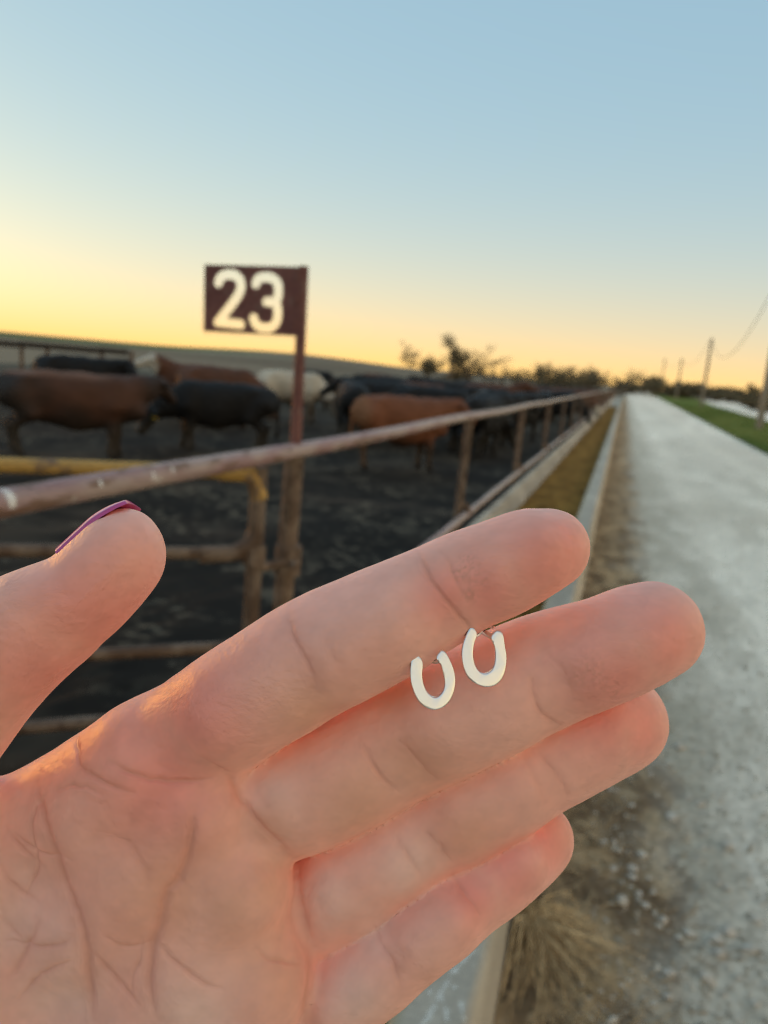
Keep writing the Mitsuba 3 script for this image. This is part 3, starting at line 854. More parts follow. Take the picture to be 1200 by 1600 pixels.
POLES = [(7.0, 44.7, 8.6, 'nearest utility pole, at the right edge in the grass'), (9.4, 105.0, 8.4, 'second utility pole, where the sagging wire meets it'), (9.6, 160.0, 7.8, 'third utility pole, thin and grey above the road'), (9.2, 225.0, 10.0, 'farthest utility pole, above the end of the road')]
for x, y, h, lb in POLES:
    k = tag(name('utility_pole'), lb, 'utility pole')
    put(k + '__pole', tube(line((x, y, -0.06), (x, y, h), 8), np.linspace(0.19, 0.14, 8), 12), 'pole_look', smooth=40)
    put(k + '__insulator', tube(line((x + 0.02, y, h), (x + 0.02, y, h + 0.16)), 0.05, 8), 'wire_look', smooth=40)
    put(k + '__bracket', box((x - 0.28, y - 0.05, h - 0.5), (x - 0.13, y + 0.05, h - 0.32), 0.01), 'wire_look', smooth=False)
for (a, b, sag, lb) in ((POLES[0], POLES[1], 3.6, 'slack overhead wire from the nearest to the second utility pole'), (POLES[1], POLES[2], 2.2, 'overhead wire from the second to the third utility pole'), (POLES[2], POLES[3], 2.0, 'overhead wire from the third to the farthest utility pole')):
    t = np.linspace(0, 1, 50)
    p = np.array([a[0], a[1], a[2] + 0.13])[None] * (1 - t)[:, None] + np.array([b[0], b[1], b[2] + 0.13])[None] * t[:, None]
    p[:, 2] -= sag * 4 * t * (1 - t)
    put('overhead_wire', tube(p, 0.022, 6), 'wire_look', lb, 'wire', smooth=40)

# ------------------------------------------------------------------ loose stones, straw and a dead tuft on the verge
def pebble(r, s, flat=0.62):
    m = trimesh.creation.icosphere(2, 1.0)
    v = m.vertices
    for _ in range(7):
        d = r.normal(0, 1, 3)
        d /= np.linalg.norm(d)
        c = r.uniform(0.55, 0.9)
        t = v @ d
        v = v - np.maximum(t - c, 0)[:, None] * d * 0.85
    v = v * np.array([1.0, r.uniform(0.65, 1), flat * r.uniform(0.7, 1.1)]) * s
    a = r.uniform(0, 6.28)
    R = np.array([[math.cos(a), -math.sin(a), 0], [math.sin(a), math.cos(a), 0], [0, 0, 1]])
    return v @ R.T, m.faces


def z_at(x, y):
    x, y = np.atleast_1d(x), np.atleast_1d(y)
    zr = z_road(x, y)
    return np.where(x < 0.62, np.maximum(z_verge(x, y), np.where(x > 0.22, zr, -9)), zr)


rs = np.random.default_rng(77)
big = [(0.279, 2.598), (0.342, 2.056), (0.487, 2.268), (0.58, 2.802), (0.605, 3.446), (0.469, 3.107), (0.507, 3.075), (0.528, 2.323), (0.246, 2.501), (0.334, 2.275), (0.407, 2.256), (0.488, 2.211), (0.44, 2.09), (0.211, 2.297), (0.397, 2.913), (0.577, 2.265), (0.616, 2.412), (0.459, 3.551)]
big += [(rs.uniform(0.15, 0.62), rs.uniform(1.75, 3.6)) for _ in range(60)]
for q, (x, y) in enumerate(big):
    s = rs.uniform(0.015, 0.027) if q < 18 else rs.uniform(0.008, 0.016)
    v, f = pebble(rs, s)
    put('stone', (v + np.array([x, y, float(z_at(x, y)[0]) + s * 0.3]), f), 'stone_look', 'pale limestone lump lying loose on the edge of the gravel road', 'stone', 'loose stones along the road edge', smooth=35)
Vs, Fs, o = [], [], 0
for _ in range(16000):
    y = 1.3 + 10 * rs.uniform() ** 2.0
    x = 0.10 + rs.uniform() ** 0.9 * (0.75 + 0.22 * y)
    s = rs.uniform(0.002, 0.0085) * (1 if rs.uniform() < 0.92 else 1.6)
    v = trimesh.creation.icosahedron().vertices * np.array([1, rs.uniform(0.6, 1), rs.uniform(0.4, 0.75)]) * s * (1 + 0.25 * rs.normal(0, 1, (12, 1)).clip(-1, 1))
    Vs.append(v + np.array([x, y, float(z_at(x, y)[0]) + s * 0.2]))
    Fs.append(trimesh.creation.icosahedron().faces + o)
    o += 12
put('gravel', (np.vstack(Vs), np.vstack(Fs)), 'gravel_look', 'fine loose gravel scattered over the road edge', 'gravel', kind='stuff', smooth=False)


def straws(P_, ln, w, r, tilt=0.25, ang=None):
    n = len(P_)
    a = r.uniform(0, 2 * np.pi, n) if ang is None else ang
    d = np.stack([np.cos(a), np.sin(a), r.normal(0, tilt, n)], 1)
    s = np.stack([-np.sin(a), np.cos(a), np.zeros(n)], 1) * (w * r.uniform(0.6, 1.3, n))[:, None]
    l = (ln * r.uniform(0.4, 1.3, n))[:, None]
    up = np.array([0, 0, 1.0]) * (w * 0.8)
    b = s[:, [1, 0, 2]] * np.array([-1, 1, 0]) * 0
    mid = P_ + d * l * 0.5 + s * r.normal(0, 2.5, (n, 1))
    V = np.stack([P_ - s, P_ + s, P_ + up, mid - s, mid + s, mid + up, P_ + d * l], 1).reshape(-1, 3)
    k = np.arange(n)[:, None] * 7
    F = np.vstack([k + q for q in ([0, 3, 5], [0, 5, 2], [2, 5, 4], [2, 4, 1], [1, 4, 3], [1, 3, 0], [3, 6, 5], [5, 6, 4], [4, 6, 3])])
    return trimesh.Trimesh(V, F, process=False)


n = 6000
y = 1.2 + 14 * rs.uniform(size=n) ** 2.0
x = -0.075 + np.abs(rs.normal(0, 0.20, n)).clip(0, 0.5)
put('straw', straws(np.stack([x, y, z_at(x, y) + 0.004], 1), 0.065, 0.0021, rs, 0.12), 'straw_look', 'broken hay stems scattered over the dirt strip', 'straw', kind='stuff', smooth=False)

mat('tuft_look', lambda p, n, uv: mix((0.34, 0.24, 0.13), (0.78, 0.60, 0.36), noise(p.x * 90, p.y * 40, p.z * 20)), 0.8, 0.2)
tuft = []
root = np.array([-0.075, 2.05, 0.05])
for _ in range(220):
    a = math.radians(rs.uniform(-105, 40))
    ln = rs.uniform(0.08, 0.40) * (0.6 if a > -0.3 else 1.0)
    lift = rs.uniform(0.0, 0.16)
    r0 = root + rs.normal(0, 0.016, 3) * (1, 1, 0.4)
    t = np.linspace(0, 1, 6)
    bend = rs.normal(0, 0.38)
    px_ = r0[0] + ln * t * np.cos(a + bend * t)
    py_ = r0[1] + ln * t * np.sin(a + bend * t)
    zz = z_at(px_, py_) * t + r0[2] * (1 - t) + lift * 4 * t * (1 - t) * 0.5 + 0.004
    tuft.append(tube(np.stack([np.maximum(px_, -0.088), py_, zz], 1), np.linspace(0.0030, 0.0012, 6), 3, caps=False))
put('dry_grass_tuft', cat(tuft), 'tuft_look', 'flattened tuft of dead grass rooted at the foot of the bunk', 'grass tuft', smooth=False)

# ------------------------------------------------------------------ the hand
# joints of every finger from root to tip, in millimetres in the hand's own frame: x, y, z, radius
FINGERS = {
    'index': [[-29.6,35.8,4.0,9.9],[-20.1,29.1,2.0,9.7],[-10.7,23.3,0.3,9.7],[-1.0,18.5,0.0,9.2],[8.9,13.5,-0.2,8.3],[13.5,11.2,0.0,8.1],[18.9,9.2,0.4,7.9],[23.6,7.1,1.0,7.4],[27.2,6.0,1.8,6.7]],
    'middle': [[-22.8,51.6,9.6,10.5],[-10.7,46.6,10.0,10.9],[2.8,39.2,9.4,10.8],[15.9,33.0,8.0,10.1],[26.4,27.8,7.2,9.8],[31.6,25.7,6.8,9.4],[37.4,23.5,5.6,8.9],[42.6,21.4,6.0,8.7],[46.1,20.3,6.6,8.4]],
    'ring': [[-14.4,71.9,15.4,9.9],[-6.1,67.0,15.0,10.1],[0.8,61.2,15.0,10.1],[12.8,54.2,14.5,9.8],[22.8,48.3,15.0,9.7],[28.7,45.0,15.5,9.5],[35.4,42.1,16.5,9.4],[40.4,40.1,17.5,9.3],[43.8,39.2,18.5,9.0]],
    'pinky': [[-11.2,90.5,14.9,8.9],[-4.6,83.3,12.0,7.9],[1.7,78.0,9.5,6.8],[8.9,72.4,9.0,6.3],[15.1,68.5,11.0,6.2],[21.6,65.1,15.0,6.8],[25.6,63.2,18.0,7.2],[28.5,61.7,20.0,7.2]],
    'thumb': [[-93.2,55.2,5.0,17.3],[-80.9,41.0,1.0,14.2],[-70.1,30.5,-3.0,11.8],[-61.0,22.0,-5.0,10.3],[-54.8,17.7,-6.0,9.0],[-51.1,15.3,-6.4,8.5],[-45.9,11.4,-6.5,7.8],[-43.6,8.7,-6.0,7.8],[-42.2,6.7,-5.4,8.0]],
}
PADS = {
    'index': [[-21.1,29.8,-1.5,8.2],[-2.5,20.2,-3.7,7.5],[20.8,8.1,-3.0,6.1]],
    'middle': [[-11.0,47.0,7.6,9.3],[14.5,33.9,4.3,8.4],[37.7,23.1,2.3,7.2]],
    'ring': [[-2.9,63.4,12.0,8.7],[18.2,50.3,11.5,8.2],[35.1,41.5,13.2,7.4]],
    'pinky': [[-5.0,82.3,8.5,6.7],[8.7,71.6,6.1,5.0],[21.7,64.1,11.8,5.5]],
    'thumb': [[-43.3,10.1,-9.4,6.4],[-56.3,20.4,-8.5,8.2]],
}
CREASES = [  # width, depth, points
    (1.5,0.9,[[-57.3,45.3,1.8],[-55.9,47.0,-0.4],[-54.8,48.7,-1.9],[-53.8,50.7,-2.7],[-52.9,52.8,-3.0],[-52.2,55.2,-2.7],[-51.5,57.6,-2.3],[-50.6,59.7,-2.5],[-49.4,61.6,-3.1],[-48.3,63.6,-3.6],[-47.6,65.7,-3.9],[-47.3,68.1,-3.8],[-47.0,70.6,-3.5],[-46.9,73.3,-2.8],[-47.0,76.2,-2.0],[-47.0,78.9,-1.5],[-46.9,81.2,-1.6]]),
    (1.6,0.9,[[-29.6,46.2,-5.0],[-29.7,48.3,-5.4],[-30.0,50.6,-5.3],[-30.5,53.2,-4.6],[-31.3,55.8,-4.0],[-32.2,57.8,-4.0],[-33.8,59.3,-4.4],[-34.5,61.2,-4.6],[-34.9,63.6,-4.4],[-35.5,66.1,-4.1],[-36.4,68.3,-4.0],[-36.8,70.5,-4.0],[-36.9,72.7,-4.2],[-36.8,74.9,-4.4],[-36.3,77.1,-4.5],[-35.6,79.4,-4.4]]),
    (1.1,0.45,[[-47.2,69.0,-3.7],[-45.5,70.7,-3.4],[-44.0,72.5,-3.0],[-42.4,74.2,-2.9],[-40.8,75.7,-3.3],[-39.2,77.2,-3.8],[-37.8,78.9,-4.1]]),
    (0.8,0.4,[[-52.3,38.2,6.1],[-50.1,39.2,0.6],[-48.9,40.5,-1.8],[-45.9,41.4,-4.1],[-43.5,42.2,-5.2],[-41.2,42.9,-5.7],[-39.0,43.8,-5.6]]),
    (1.0,0.45,[[-62.9,58.0,0.7],[-61.2,60.6,1.0],[-59.2,62.5,1.0],[-56.2,63.5,-0.1]]),
    (1.1,0.6,[[-56.1,66.4,-0.8],[-57.1,69.0,-0.5],[-58.6,71.9,0.4],[-60.3,74.6,1.2],[-62.0,76.8,1.5]]),
    (1.1,0.5,[[-63.0,66.7,1.5],[-61.1,68.8,1.3],[-58.8,70.5,0.4]]),
    (0.8,0.3,[[-35.3,68.8,-4.1],[-33.5,70.3,-4.2],[-31.6,71.7,-4.3],[-29.7,73.0,-4.2],[-27.8,74.3,-3.9],[-25.7,75.5,-3.6]]),
    (1.0,0.5,[[-62.6,52.0,1.9],[-60.8,53.5,0.9],[-58.9,55.0,0.2],[-57.0,56.3,-0.2],[-54.9,57.3,-0.8]]),
    (1.2,0.3,[[-44.3,50.1,-4.7],[-41.8,50.7,-4.8],[-39.8,51.8,-4.8],[-38.2,53.7,-5.0],[-37.2,55.8,-5.1],[-36.6,58.2,-5.2]]),
    (0.7,0.35,[[-22.6,46.6,0.0],[-21.5,48.6,-0.2],[-20.1,50.3,-0.4],[-18.4,51.9,-0.3],[-16.8,53.7,0.3],[-15.3,56.0,1.7]]),
    (0.7,0.3,[[-20.7,45.6,0.6],[-18.9,47.4,-0.1]]),
    (0.7,0.4,[[-3.4,38.2,-0.1],[-1.9,40.5,-0.7],[-0.2,42.9,-0.7],[1.8,45.3,0.3]]),
    (0.6,0.35,[[2.8,36.9,-0.9],[4.8,38.8,-1.1],[6.6,41.0,-0.6],[8.4,43.8,0.9]]),
    (0.7,0.4,[[-11.4,62.6,7.5],[-12.8,65.0,6.8],[-13.1,67.7,6.0]]),
    (0.6,0.3,[[-10.9,65.6,6.1],[-10.1,68.2,5.5]]),
    (0.6,0.35,[[2.2,55.0,6.2],[3.4,56.9,5.4],[4.8,59.0,5.2],[6.2,61.3,5.6]]),
    (0.6,0.3,[[7.3,54.3,5.4],[9.5,56.4,5.1],[11.2,59.1,5.7]]),
    (0.6,0.35,[[-1.9,70.6,6.7],[-0.8,72.4,6.0],[0.4,73.6,4.2],[1.7,75.1,3.2],[2.5,77.2,2.9],[2.9,79.8,3.2]]),
    (0.6,0.3,[[1.1,71.0,6.0],[2.5,72.0,4.2],[4.0,73.4,3.2]]),
    (0.6,0.45,[[11.7,62.8,7.7],[13.3,64.3,6.6],[14.7,65.9,5.4],[15.9,67.9,4.9]]),
    (0.7,0.4,[[-9.0,19.1,-8.7],[-7.7,20.8,-9.1],[-6.7,22.7,-9.0],[-5.8,24.8,-8.5],[-5.2,27.2,-7.2]]),
    (0.7,0.35,[[-15.1,16.2,-4.8],[-14.2,18.2,-7.0],[-13.2,20.2,-8.2],[-11.9,22.1,-8.9],[-11.0,24.1,-9.0],[-10.4,26.5,-8.6]]),
    (0.7,0.45,[[5.6,6.5,-3.5],[6.4,8.6,-6.3],[7.3,10.6,-7.6],[8.6,12.5,-8.2],[10.1,14.4,-8.1],[11.7,16.3,-7.3],[13.5,18.5,-5.3]]),
    (0.5,0.25,[[9.0,6.0,-4.9],[10.0,8.2,-6.9],[11.0,10.4,-7.8],[11.9,12.7,-8.0]]),
    (0.7,0.4,[[23.6,26.7,-1.9],[23.9,29.0,-2.1],[24.7,31.3,-1.8],[26.3,33.4,-0.9],[28.9,35.0,1.0]]),
    (0.6,0.25,[[26.5,22.8,-1.2],[28.2,24.5,-2.0],[29.3,26.6,-2.2],[30.1,29.2,-1.9]]),
    (0.6,0.3,[[24.3,42.2,7.1],[25.3,44.3,6.2],[26.4,46.7,6.0],[27.5,49.3,6.4]]),
    (0.6,0.35,[[26.6,41.4,7.2],[28.3,43.3,6.5],[30.0,45.4,6.4],[31.3,48.3,7.2]]),
    (1.3,0.5,[[-55.5,25.4,-13.0],[-54.0,27.1,-10.8],[-52.4,27.2,-8.7],[-50.2,25.5,-8.1]]),
    (0.5,0.25,[[-29.9,36.3,-5.5],[-27.6,38.6,-5.0],[-25.1,40.5,-3.5]]),
    (0.5,0.22,[[-40.0,75.9,-3.6],[-39.4,73.1,-3.7],[-38.8,70.4,-3.8],[-38.1,67.5,-4.1]]),
    (0.6,0.25,[[-43.9,43.9,-5.3],[-46.9,43.1,-4.1],[-50.1,43.4,-2.5],[-53.1,44.8,-1.3]]),
    (0.6,0.25,[[-60.3,80.4,1.9],[-58.3,78.0,1.5],[-55.7,75.3,0.0],[-52.6,72.7,-2.2],[-49.7,71.0,-3.3]]),
    (1.0,0.75,[[-25.2,41.2,-3.0],[-24.2,44.0,-0.9],[-23.1,46.4,-0.4],[-21.8,48.6,-0.3],[-20.2,50.5,-0.4],[-18.4,52.4,-0.2],[-16.7,54.6,0.7],[-15.4,57.6,3.0]]),
    (1.1,0.8,[[-15.3,59.2,4.6],[-15.0,63.4,8.7],[-14.5,65.2,7.3],[-14.0,67.1,6.4],[-13.4,69.2,5.8],[-12.8,71.5,5.7],[-12.2,74.0,6.0]]),
    (1.0,0.6,[[-12.2,74.3,6.1],[-12.4,76.1,5.1],[-12.5,77.4,3.2],[-12.7,79.1,2.2],[-13.1,81.5,2.4],[-13.7,85.7,5.2]]),
    (0.7,0.4,[[-28.1,37.9,-5.3],[-26.4,39.7,-4.3],[-24.5,41.3,-2.6]]),
    (0.9,0.45,[[-43.3,39.2,-4.3],[-40.8,40.1,-5.1],[-38.6,41.0,-5.2],[-36.4,41.7,-4.9],[-34.2,42.2,-4.5],[-31.9,42.4,-4.3],[-29.6,42.4,-4.0],[-27.4,42.1,-3.4]]),
    (0.6,0.3,[[-60.9,52.5,1.1],[-58.3,53.9,-0.1],[-55.6,54.7,-1.3],[-52.6,55.0,-2.6],[-49.6,55.1,-3.6]]),
    (0.6,0.3,[[-62.2,70.7,1.6],[-59.1,70.9,0.6],[-55.7,70.2,-1.2],[-52.5,69.0,-2.7],[-49.6,67.8,-3.5]]),
    (0.6,0.3,[[-55.0,45.7,-0.4],[-56.3,47.9,-0.5],[-56.9,50.2,-0.7],[-56.6,52.4,-1.1],[-56.0,55.0,-1.0],[-56.2,57.8,-0.1],[-57.3,60.5,0.7],[-58.8,63.0,0.9]]),
    (0.5,0.25,[[-20.6,70.0,-1.4],[-18.5,72.0,-0.9],[-16.3,73.2,0.0],[-13.8,74.7,2.1]]),
    (0.5,0.25,[[-44.3,66.4,-4.3],[-41.9,68.3,-3.9],[-39.2,68.6,-3.9],[-36.3,68.1,-4.0]]),
]
SPOTS = {
    'red': [[28.0,5.2,-4.8,5.5],[24.2,7.4,-6.3,7],[15.7,12.2,-7.5,6],[45.1,20.5,-2.0,7],[36.8,26.5,-2.5,8],[38.0,36.6,9.0,7],[44.9,38.2,9.7,6],[22.3,62.6,8.7,6],[28.7,59.6,12.6,6],[15.2,65.8,5.5,4.5],[-42.2,14.1,-12.6,10],[-50.7,22.5,-12.3,9],[9.7,12.7,-8.2,5],[-35.0,43.0,-4.9,9],[-26.7,31.7,-6.3,7]],
    'tan': [[-33.4,59.8,-4.3,8],[-17.5,73.7,-1.3,7],[-18.5,59.2,-1.5,6],[-25.1,60.3,-4.5,7],[-11.8,30.5,-6.9,5],[2.1,29.8,2.9,5],[-18.7,50.9,-0.4,4],[5.2,40.3,-0.9,7],[14.1,54.2,5.1,6],[-4.2,46.8,-0.1,7],[-44.0,19.1,-10.3,5]],
    'pale': [[-58.5,66.9,0.4,9],[-52.3,79.5,0.6,10],[-30.2,79.5,-4.3,8],[10.5,27.4,1.3,6],[25.3,17.6,6.9,6],[-18.8,45.9,0.2,5],[-10.9,65.6,6.1,5],[4.3,58.6,5.2,5],[-4.3,81.6,3.9,6],[-60.8,48.0,3.0,5],[-1.1,72.3,6.4,4]],
    'dirt': [[24.8,3.6,-5.2,0.6],[25.7,4.4,-5.4,0.6],[26.5,5.0,-5.3,0.5],[22.7,6.7,-6.5,0.7],[23.5,7.5,-6.4,0.6],[40.0,22.4,-2.8,0.6],[33.2,25.0,-2.6,2.2],[34.9,26.7,-2.5,2.0],[31.2,26.1,-2.3,1.6],[37.0,28.2,-1.8,1.4],[17.1,10.8,-7.5,0.7],[14.2,10.3,-7.7,1.6],[12.8,7.9,-7.1,1.6],[13.2,12.7,-7.9,1.2],[11.7,9.3,-7.6,1.2]],
}
PALM = [
    ([-31.8,38.0,9.0],[-111.6,91.2,19.0],10.3,15.0,7,(1,1,1)),
    ([-30.6,57.8,11.0],[-116.4,108.0,19.0],11.1,15.0,7,(1,1,1)),
    ([-25.3,73.6,13.0],[-120.0,123.6,19.0],11.3,15.0,7,(1,1,1)),
    ([-20.3,91.5,14.0],[-122.4,139.2,19.0],10.9,15.0,7,(1,1,1)),
    ([-40.6,43.9,5.0],[-47.7,51.0,6.5],10.8,10.8,5,(1,1,1)),
    ([-30.8,49.0,3.3],[-37.6,56.0,4.8],8.8,8.8,5,(1,1,1)),
    ([-24.6,62.5,4.3],[-31.4,69.8,5.8],9.1,9.1,5,(1,1,1)),
    ([-21.5,78.8,5.5],[-28.4,86.3,7.0],9.4,9.4,5,(1,1,1)),
    ([-40.7,61.6,7.0],[-47.8,69.0,8.5],12.1,12.1,5,(1,1,1)),
    ([-34.2,77.3,7.5],[-41.3,84.9,9.0],12.1,12.1,5,(1,1,1)),
    ([-93.9,57.9,6.0],[-103.5,94.3,13.0],17.5,20.7,10,(1,1,1)),
    ([-90.6,61.1,6.0],[-73.7,62.5,9.0],7.5,7.7,8,(1,1,1)),
    ([-122.7,125.1,18.0],[-226.7,200.0,35.0],27.4,34.7,12,(1,1,1.2)),
]
NAIL_TURN = 0.10

TH = np.array(FINGERS['thumb'])
T1 = TH[-1, :3]
AX = T1 - TH[-4, :3]
AX /= np.linalg.norm(AX)
DOR = np.array([-0.60, -0.76, NAIL_TURN])
DOR -= AX * (DOR @ AX)
DOR /= np.linalg.norm(DOR)
LAT = np.cross(AX, DOR)


def nail_top(u):
    return 6.15 - 0.042 * np.clip(u - 1, 0, None) ** 2


def hand_skin(h=0.55):
    lo, hi = (-150, -5, -29), (60, 190, 50)
    F, palm = Field(lo, hi, h), Field(lo, hi, h)
    for a, b, ra, rb, k, fl in PALM:
        palm.cone(a, b, ra, rb, k, fl)
    out = palm.d.copy()
    for nm, c in FINGERS.items():
        f = Field(lo, hi, h)
        c = np.array(c, float)
        s = np.r_[0, np.cumsum(np.linalg.norm(np.diff(c[:, :2], axis=0), axis=1))]
        cc = PchipInterpolator(s, c)(np.linspace(0, s[-1], 28))
        f.chain(cc[:, :3], cc[:, 3], 0.8, (1, 1, 1) if nm == 'thumb' else (1, 1, 1.06))
        ax = c[-1, :3] - c[0, :3]
        ax[2] = 0
        ax /= np.linalg.norm(ax)
        for x, y, z, r in PADS[nm]:
            p = np.array([x, y, z + 0.3])
            f.cone(p - ax * r * 0.55, p + ax * r * 0.55, r * 0.93, r * 0.93, 3.2)
        if nm == 'thumb':   # flattened nail bed on the back of the tip
            sl, g = f.block(T1 - 24, T1 + 24)
            q = [g[i] - T1[i] for i in range(3)]
            u = sum(q[i] * AX[i] for i in range(3))
            v = sum(q[i] * DOR[i] for i in range(3))
            s_ = sum(q[i] * LAT[i] for i in range(3))
            cyl = np.sqrt((v - nail_top(u) + 10.4) ** 2 + s_ ** 2) - 10.4 - 0.55 * np.clip(-6.5 - u, 0, None)
            cyl = np.where(v > -4, cyl, -9)
            f.d[sl] = -smin(-f.d[sl], -cyl, 2.6)
        k = {'thumb': 7, 'index': 2.4, 'middle': 1.8, 'ring': 1.5, 'pinky': 1.8}[nm]
        out = np.minimum(out, smin(palm.d, f.d, k))
    F.d = out
    V, Q = F.mesh()
    V = relax(V, Q, 4)
    N = normals(V, Q)
    seen = (N[Q].mean(1)[:, 2] < 0.25) & (V[Q].mean(1)[:, 0] > -75)      # the palm side, once finer, for its creases
    V, Q = trimesh.remesh.subdivide(V, Q, face_index=np.where(seen)[0])
    V, Q = np.array(V), np.array(Q)
    N = normals(V, Q)
    front = np.clip(-N[:, 2] * 2 + 0.7, 0, 1)
    dis, red = np.zeros(len(V)), np.zeros(len(V))
    O = np.array([0, 0, 125.0])
    wob = np.stack([meshkit.fbm((V + O) / 3.2 + s, 3) for s in (0, 40, 80)], 1) - 0.5
    Vw = V + wob * 1.1
    for w, d, pl in CREASES:
        pl = np.array(pl)
        w, d = w * (0.85 if w > 1.2 else 0.9), d * (0.52 if w > 0.95 else 0.95)
        m = np.where(((V > pl.min(0) - 5) & (V < pl.max(0) + 5)).all(1))[0]
        if not len(m):
            continue
        D = np.full(len(m), 99.0)
        sq = np.array([1, 1, 0.35])     # how deep a crease lies matters less than where it runs
        for a, b in zip(pl[:-1] * sq, pl[1:] * sq):
            t = np.clip(((Vw[m] * sq - a) @ (b - a)) / max((b - a) @ (b - a), 1e-9), 0, 1)
            D = np.minimum(D, np.linalg.norm(Vw[m] * sq - a - t[:, None] * (b - a), axis=1))
        e = np.minimum(np.linalg.norm(Vw[m] - pl[0], axis=1), np.linalg.norm(Vw[m] - pl[-1], axis=1))
        tap = 0.35 + 0.65 * np.clip(e / 4, 0, 1)
        gr = np.exp(-(D / (w * 0.55)) ** 2) * tap
        soft = np.exp(-(D / (w * 1.7)) ** 2) * tap
        dis[m] -= (0.72 * d * gr + (0.42 if w > 0.95 else 0.30) * d * soft) * front[m]
        red[m] = np.maximum(red[m], (0.6 * gr + 0.4 * soft) * min(1, 0.45 + d))
    W = V + O
    dis += 0.35 * (meshkit.fbm(W / 9.0, 3) - 0.5) + 0.06 * (meshkit.fbm(W / 1.6 + 9, 3) - 0.5)
    V2 = V + N * dis[:, None]

    def spots(k):
        o = np.zeros(len(V))
        for x, y, z, r in SPOTS[k]:
            o = np.maximum(o, np.exp(-((Vw - [x, y, z]) ** 2).sum(1) / r ** 2))
        return o

    def mx(c, col, t):
        return c * (1 - t[:, None]) + np.array(col) * t[:, None]

    c = np.tile(np.array([0.88, 0.45, 0.365]), (len(V), 1))
    c = mx(c, (0.86, 0.55, 0.48), 0.9 * spots('pale'))
    c = mx(c, (0.78, 0.385, 0.275), 0.85 * spots('tan'))
    c = mx(c, (0.87, 0.305, 0.25), 0.9 * spots('red'))  # fingertip redness, plus the red glow between fingers put into the colour
    c *= (1 + 0.22 * (meshkit.fbm(W / 2.6 + 3, 4) - 0.5))[:, None]
    c *= 1 + (meshkit.fbm(W / 7 + 30, 3) - 0.5)[:, None] * np.array([0.03, 0.15, 0.18])
    c = mx(c, (0.58, 0.235, 0.175), 0.6 * red)
    c = mx(c, (0.36, 0.17, 0.12), 0.38 * spots('dirt') * np.clip(meshkit.fbm(W / 0.5, 2) * 3 - 1.1, 0, 1))
    return V2, Q, np.clip(c, 0.02, 0.95)


HAND = np.eye(4)
HAND[:3, :3] = CAM * 0.001
HAND[:3, 3] = EYE + CAM @ np.array([0, 0, 0.125])
HT = T(HAND)
V, F, c = hand_skin()
wrist, along = np.array(PALM[-1][0]), np.array([-0.805, 0.58, 0.13])       # the forearm goes on beyond the wrist
arm = tube(np.array([wrist + along * s for s in (0, 12, 30, 36, 60, 110, 170, 230, 265)]), [20, 24, 27.5, 28.6, 31, 36, 41, 43, 42], 48)
V, F, c = np.vstack([V, arm.vertices]), np.vstack([F, arm.faces + len(V)]), np.vstack([c, np.tile([0.86, 0.46, 0.38], (len(arm.vertices), 1))])
scene['hand'] = mikit.ply((V, F), 'skin_look', smooth=True, color=c, to_world=HT)
tag('hand', 'open left hand with palm towards the viewer holding two small earrings between its fingers', 'hand')

# the thumb nail: a curved plate bedded on the back of the thumb tip
us, ws = np.linspace(-4.8, 7.5, 26), np.linspace(-1, 1, 25)


def nail_pt(u, w, off):
    half = 0.54 * (1 - 0.45 * max(0, (u - 3) / 4.8) ** 2.2 - 0.4 * max(0, (-u - 4) / 4) ** 2)
    R_ = 10.4
    a = w * half
    return T1 + AX * u + DOR * (nail_top(u) + off - R_ + R_ * math.cos(a)) + LAT * R_ * math.sin(a)


top = np.array([[nail_pt(u, w, 0.26 - 0.22 * abs(w) ** 4) for w in ws] for u in us])
bot = np.array([[nail_pt(u, w, -0.5) for w in ws] for u in us])
n, m = len(us), len(ws)
Vn = np.vstack([top.reshape(-1, 3), bot.reshape(-1, 3)])
q = []
for i in range(n - 1):
    for j in range(m - 1):
        a = i * m + j
        q += [(a, a + 1, a + m + 1, a + m), tuple(n * m + z for z in (a, a + m, a + m + 1, a + 1))]
for i in range(n - 1):
    for j in (0, m - 1):
        a, b = i * m + j, (i + 1) * m + j
        q.append((a, b, b + n * m, a + n * m))
for j in range(m - 1):
    for i in (0, n - 1):
        a, b = i * m + j, i * m + j + 1
        q.append((a, b, b + n * m, a + n * m))
q = np.array(q)
nm = trimesh.Trimesh(Vn, np.vstack([q[:, [0, 1, 2]], q[:, [0, 2, 3]]]), process=False)
trimesh.repair.fix_normals(nm)
put('hand__thumb_nail', nm, 'nail_look', 'thumb nail painted glossy magenta pink', smooth=50, to_world=HT)

# ------------------------------------------------------------------ two horseshoe studs held between the index and middle fingers
SHOE1 = [[4.61,21.84],[4.17,22.94],[4.08,24.27],[4.13,25.48],[4.49,26.94],[5.15,28.28],[6.19,29.25],[7.28,29.66],[8.62,29.42],[9.76,28.52],[10.44,27.18],[10.73,25.48],[10.44,23.79],[9.83,22.33],[8.79,21.24],[8.37,21.6],[8.08,22.38],[8.57,23.06],[9.03,24.39],[9.27,25.61],[9.1,26.89],[8.49,27.72],[7.77,28.08],[7.04,27.81],[6.31,26.99],[5.87,25.85],[5.73,24.27],[5.78,22.81],[5.22,22.01]]
SHOE2 = [[13.4,17.69],[12.62,18.74],[12.09,20.14],[11.89,21.84],[12.14,23.54],[12.74,24.88],[13.96,25.85],[15.65,26.26],[16.99,25.85],[17.91,24.8],[18.35,23.42],[18.49,21.6],[18.25,19.9],[17.77,18.37],[17.28,18.2],[16.7,18.59],[16.41,19.05],[16.75,20.14],[16.99,21.36],[16.87,22.81],[16.5,23.74],[15.78,24.37],[15.0,24.51],[14.22,24.03],[13.66,23.01],[13.45,21.84],[13.52,20.63],[13.79,19.54],[14.08,18.64],[13.83,18.01]]


